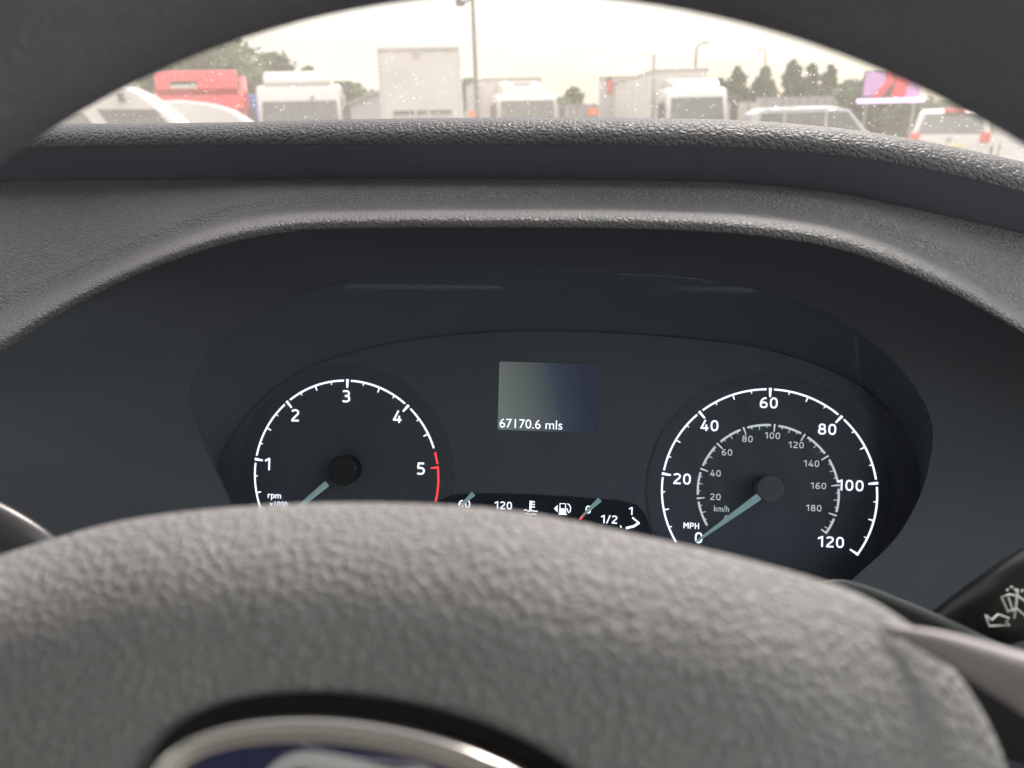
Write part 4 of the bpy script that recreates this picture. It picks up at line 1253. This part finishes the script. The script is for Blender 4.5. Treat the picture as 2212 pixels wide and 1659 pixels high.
# recess floor, chrome ring, blue field
badge = flat([( (ctr+ellr(2*PI*k/64, ba*1.25, bb_*1.5)).x, (ctr+ellr(2*PI*k/64, ba*1.25, bb_*1.5)).y) for k in range(64)], -.030, -.0235).obj('badge', M['recess'], sw)
rows = []
prof = [(1.0, -.024), (1.0, -.0185), (.985, -.0165), (.955, -.0157), (.92, -.0162), (.90, -.0172), (.885, -.0172), (.87, -.0165), (.855, -.0163), (.84, -.0175)]
for k in range(97):
    th = 2*PI*k/96; rows.append([])
    for s, z in prof:
        dd = (1-s)
        v = ctr+ellr(th, ba-dd*.036, bb_-dd*.030); v.z = z+.002; rows[-1].append(v)
MB().grid(rows).obj('chrome_ring', M['chrome'], badge, smooth=True, fix=False)
rows = []
for s in [1, .8, .6, .4, .2, .01]:
    rows.append([])
    for k in range(65):
        v = ctr+ellr(2*PI*k/64, (ba-.0060)*s, (bb_-.0050)*s); v.z = -.0155+.0012*(1-s*s); rows[-1].append(v)
MB().grid(rows).obj('blue_oval', M['blue'], badge, smooth=True, fix=False)
# top loop of the raised script, seen at the bottom of the picture
sp_ = [wl3(x, y, -.0140) for x, y in ((580, 1705), (590, 1676), (615, 1652), (655, 1641), (705, 1645), (770, 1658), (850, 1676), (915, 1676), (940, 1705), (900, 1735))]
sp_ = [v-Vector((0, 0, 0)) for v in sp_]
MB().tube(spline(sp_, 40), .0016, n=8).obj('script_letter', M['script'], badge, smooth=True)
sp_ = [wl3(x, y, -.0140) for x, y in ((655, 1690), (690, 1667), (740, 1680), (730, 1740), (690, 1790), (640, 1800))]
MB().tube(spline(sp_, 30), .0011, n=8).obj('script_letter', M['script'], badge, smooth=True)
# spokes with satin trim
def spoke(path, r0, r1):
    P = spline(path, 24); rows = []
    for i, p in enumerate(P):
        u = i/23; r = r0+(r1-r0)*u
        rows.append([p+Vector((0, r*math.cos(q), r*.75*math.sin(q))) for q in [2*PI*k/24 for k in range(24)]])
    return MB().grid(rows, closed=True).obj('spoke', M['satin'], sw, smooth=True, fix=False)
SP = [wl3(1900, 1352, -.034), wl3(2040, 1400, -.032), wl3(2212, 1478, -.029), wl3(2420, 1580, -.022), Vector((.182, -.012, -.006))]
spoke(SP, .0004, .0110)
spoke([Vector((-v.x-.012, v.y-.006, v.z)) for v in SP], .0004, .0110)
MB().cyl((0, 0, -.045), (0, 0, -.10), .055, .05, n=32).obj('hub_boss', M['recess'], sw, bevel=.004)

# ================================================================== COLUMN SHROUD AND STALKS
sh = thing('column_shroud', 'dark plastic steering column shroud edge behind the wheel on the right', 'column shroud', (0, 0, 0))
a = [(1450, 1310), (1700, 1272), (1830, 1256), (1960, 1300), (2080, 1352), (2212, 1412), (2400, 1490), (2600, 1580)]
top = [at_depth(x, y, .30) for x, y in a]
rows = [[p+Vector((0, .05, -.06)), p+Vector((0, .004, -.0035)), p+Vector((0, .0012, 0)), p, p+Vector((0, -.001, -.001)), p+Vector((0, -.002, -.004)), p+Vector((0, -.004, -.05))] for p in spline(top, 40)]
MB().grid(rows).obj('shroud_edge', M['stalk'], sh, smooth=True, fix=False)
low = MB().grid([[p+Vector((0, .05, -.06)), p+Vector((0, .14, -.17)), p+Vector((0, .16, -.25))] for p in spline(top, 20)]).obj('shroud_back', M['cowl'], sh, smooth=True, fix=False)

def stalk(label, px_pts, depth, r, name='control_stalk', m='stalk', flatten=.55):
    P = [at_depth(x, y, d) for (x, y, d) in px_pts]
    t = thing(name, label, 'stalk', P[0], 0, 'control stalks on the steering column')
    pts = spline([p-P[0] for p in P], 24)
    dirv = (pts[-1]-pts[0]).normalized()
    up = (U_-dirv*U_.dot(dirv)).normalized(); side = dirv.cross(up)
    rows = []
    for i, p in enumerate(pts):
        u = i/23
        rr = r[0]+(r[1]-r[0])*u
        rr *= math.sqrt(max(0, 1-max(0, (u-.93)/.07)**2))*.98+.02
        rows.append([p+up*rr*math.cos(q)*1.0+side*rr*flatten*math.sin(q) for q in [2*PI*k/24 for k in range(24)]])
    MB().grid(rows, closed=True).obj('stem', M[m], t, smooth=True, fix=False)
    return t, P[0]
ws_t, ws_o = stalk('black wiper stalk with white wiper symbols at the right edge', [(2010, 1400, .325), (2120, 1335, .315), (2240, 1275, .305), (2420, 1195, .30)], None, (.011, .0195))
def icon(parent, org, pts, wpx, depth, name):
    P = [at_depth(x, y, depth)-org for x, y in pts]
    MB().tube(P, wpx/1600*depth/2, n=6).obj(name, M['icon'], parent, smooth=True)
D_ = .292
def ic(*pts): return [(1898+x/3.186, 1139+y/3.186) for x, y in pts]
icon(ws_t, ws_o, ic((735, 605), (760, 680), (900, 672), (875, 655), (895, 625), (850, 608), (820, 600), (780, 638), (735, 605)), 4.2, D_, 'arrow_symbol')
icon(ws_t, ws_o, ic((890, 580), (845, 480), (900, 462), (960, 475), (1010, 512), (1060, 570)), 4.2, D_, 'wiper_symbol')
icon(ws_t, ws_o, ic((885, 580), (950, 560), (1005, 608), (1060, 570)), 4.2, D_, 'wiper_symbol')
icon(ws_t, ws_o, ic((892, 480), (925, 580)), 3.8, D_, 'wiper_symbol')
icon(ws_t, ws_o, ic((955, 425), (945, 540), (932, 628)), 4.6, D_, 'wiper_symbol')
for a_, b_ in (((880, 440), (890, 425)), ((905, 412), (922, 412)), ((935, 425), (945, 440)), ((980, 445), (992, 432)), ((1010, 430), (1025, 436))):
    icon(ws_t, ws_o, ic(a_, b_), 4.2, D_, 'spray_mark')
M['stalk_l'] = mat('stalk_satin', (.07, .067, .07), .3, spec=.8, bump=('noise', 900, .00004))
ls_t, ls_o = stalk('satin grey indicator stalk end at the left edge above the wheel', [(150, 1250, .30), (60, 1185, .295), (-60, 1128, .29), (-250, 1060, .285)], None, (.0085, .013), m='stalk_l')
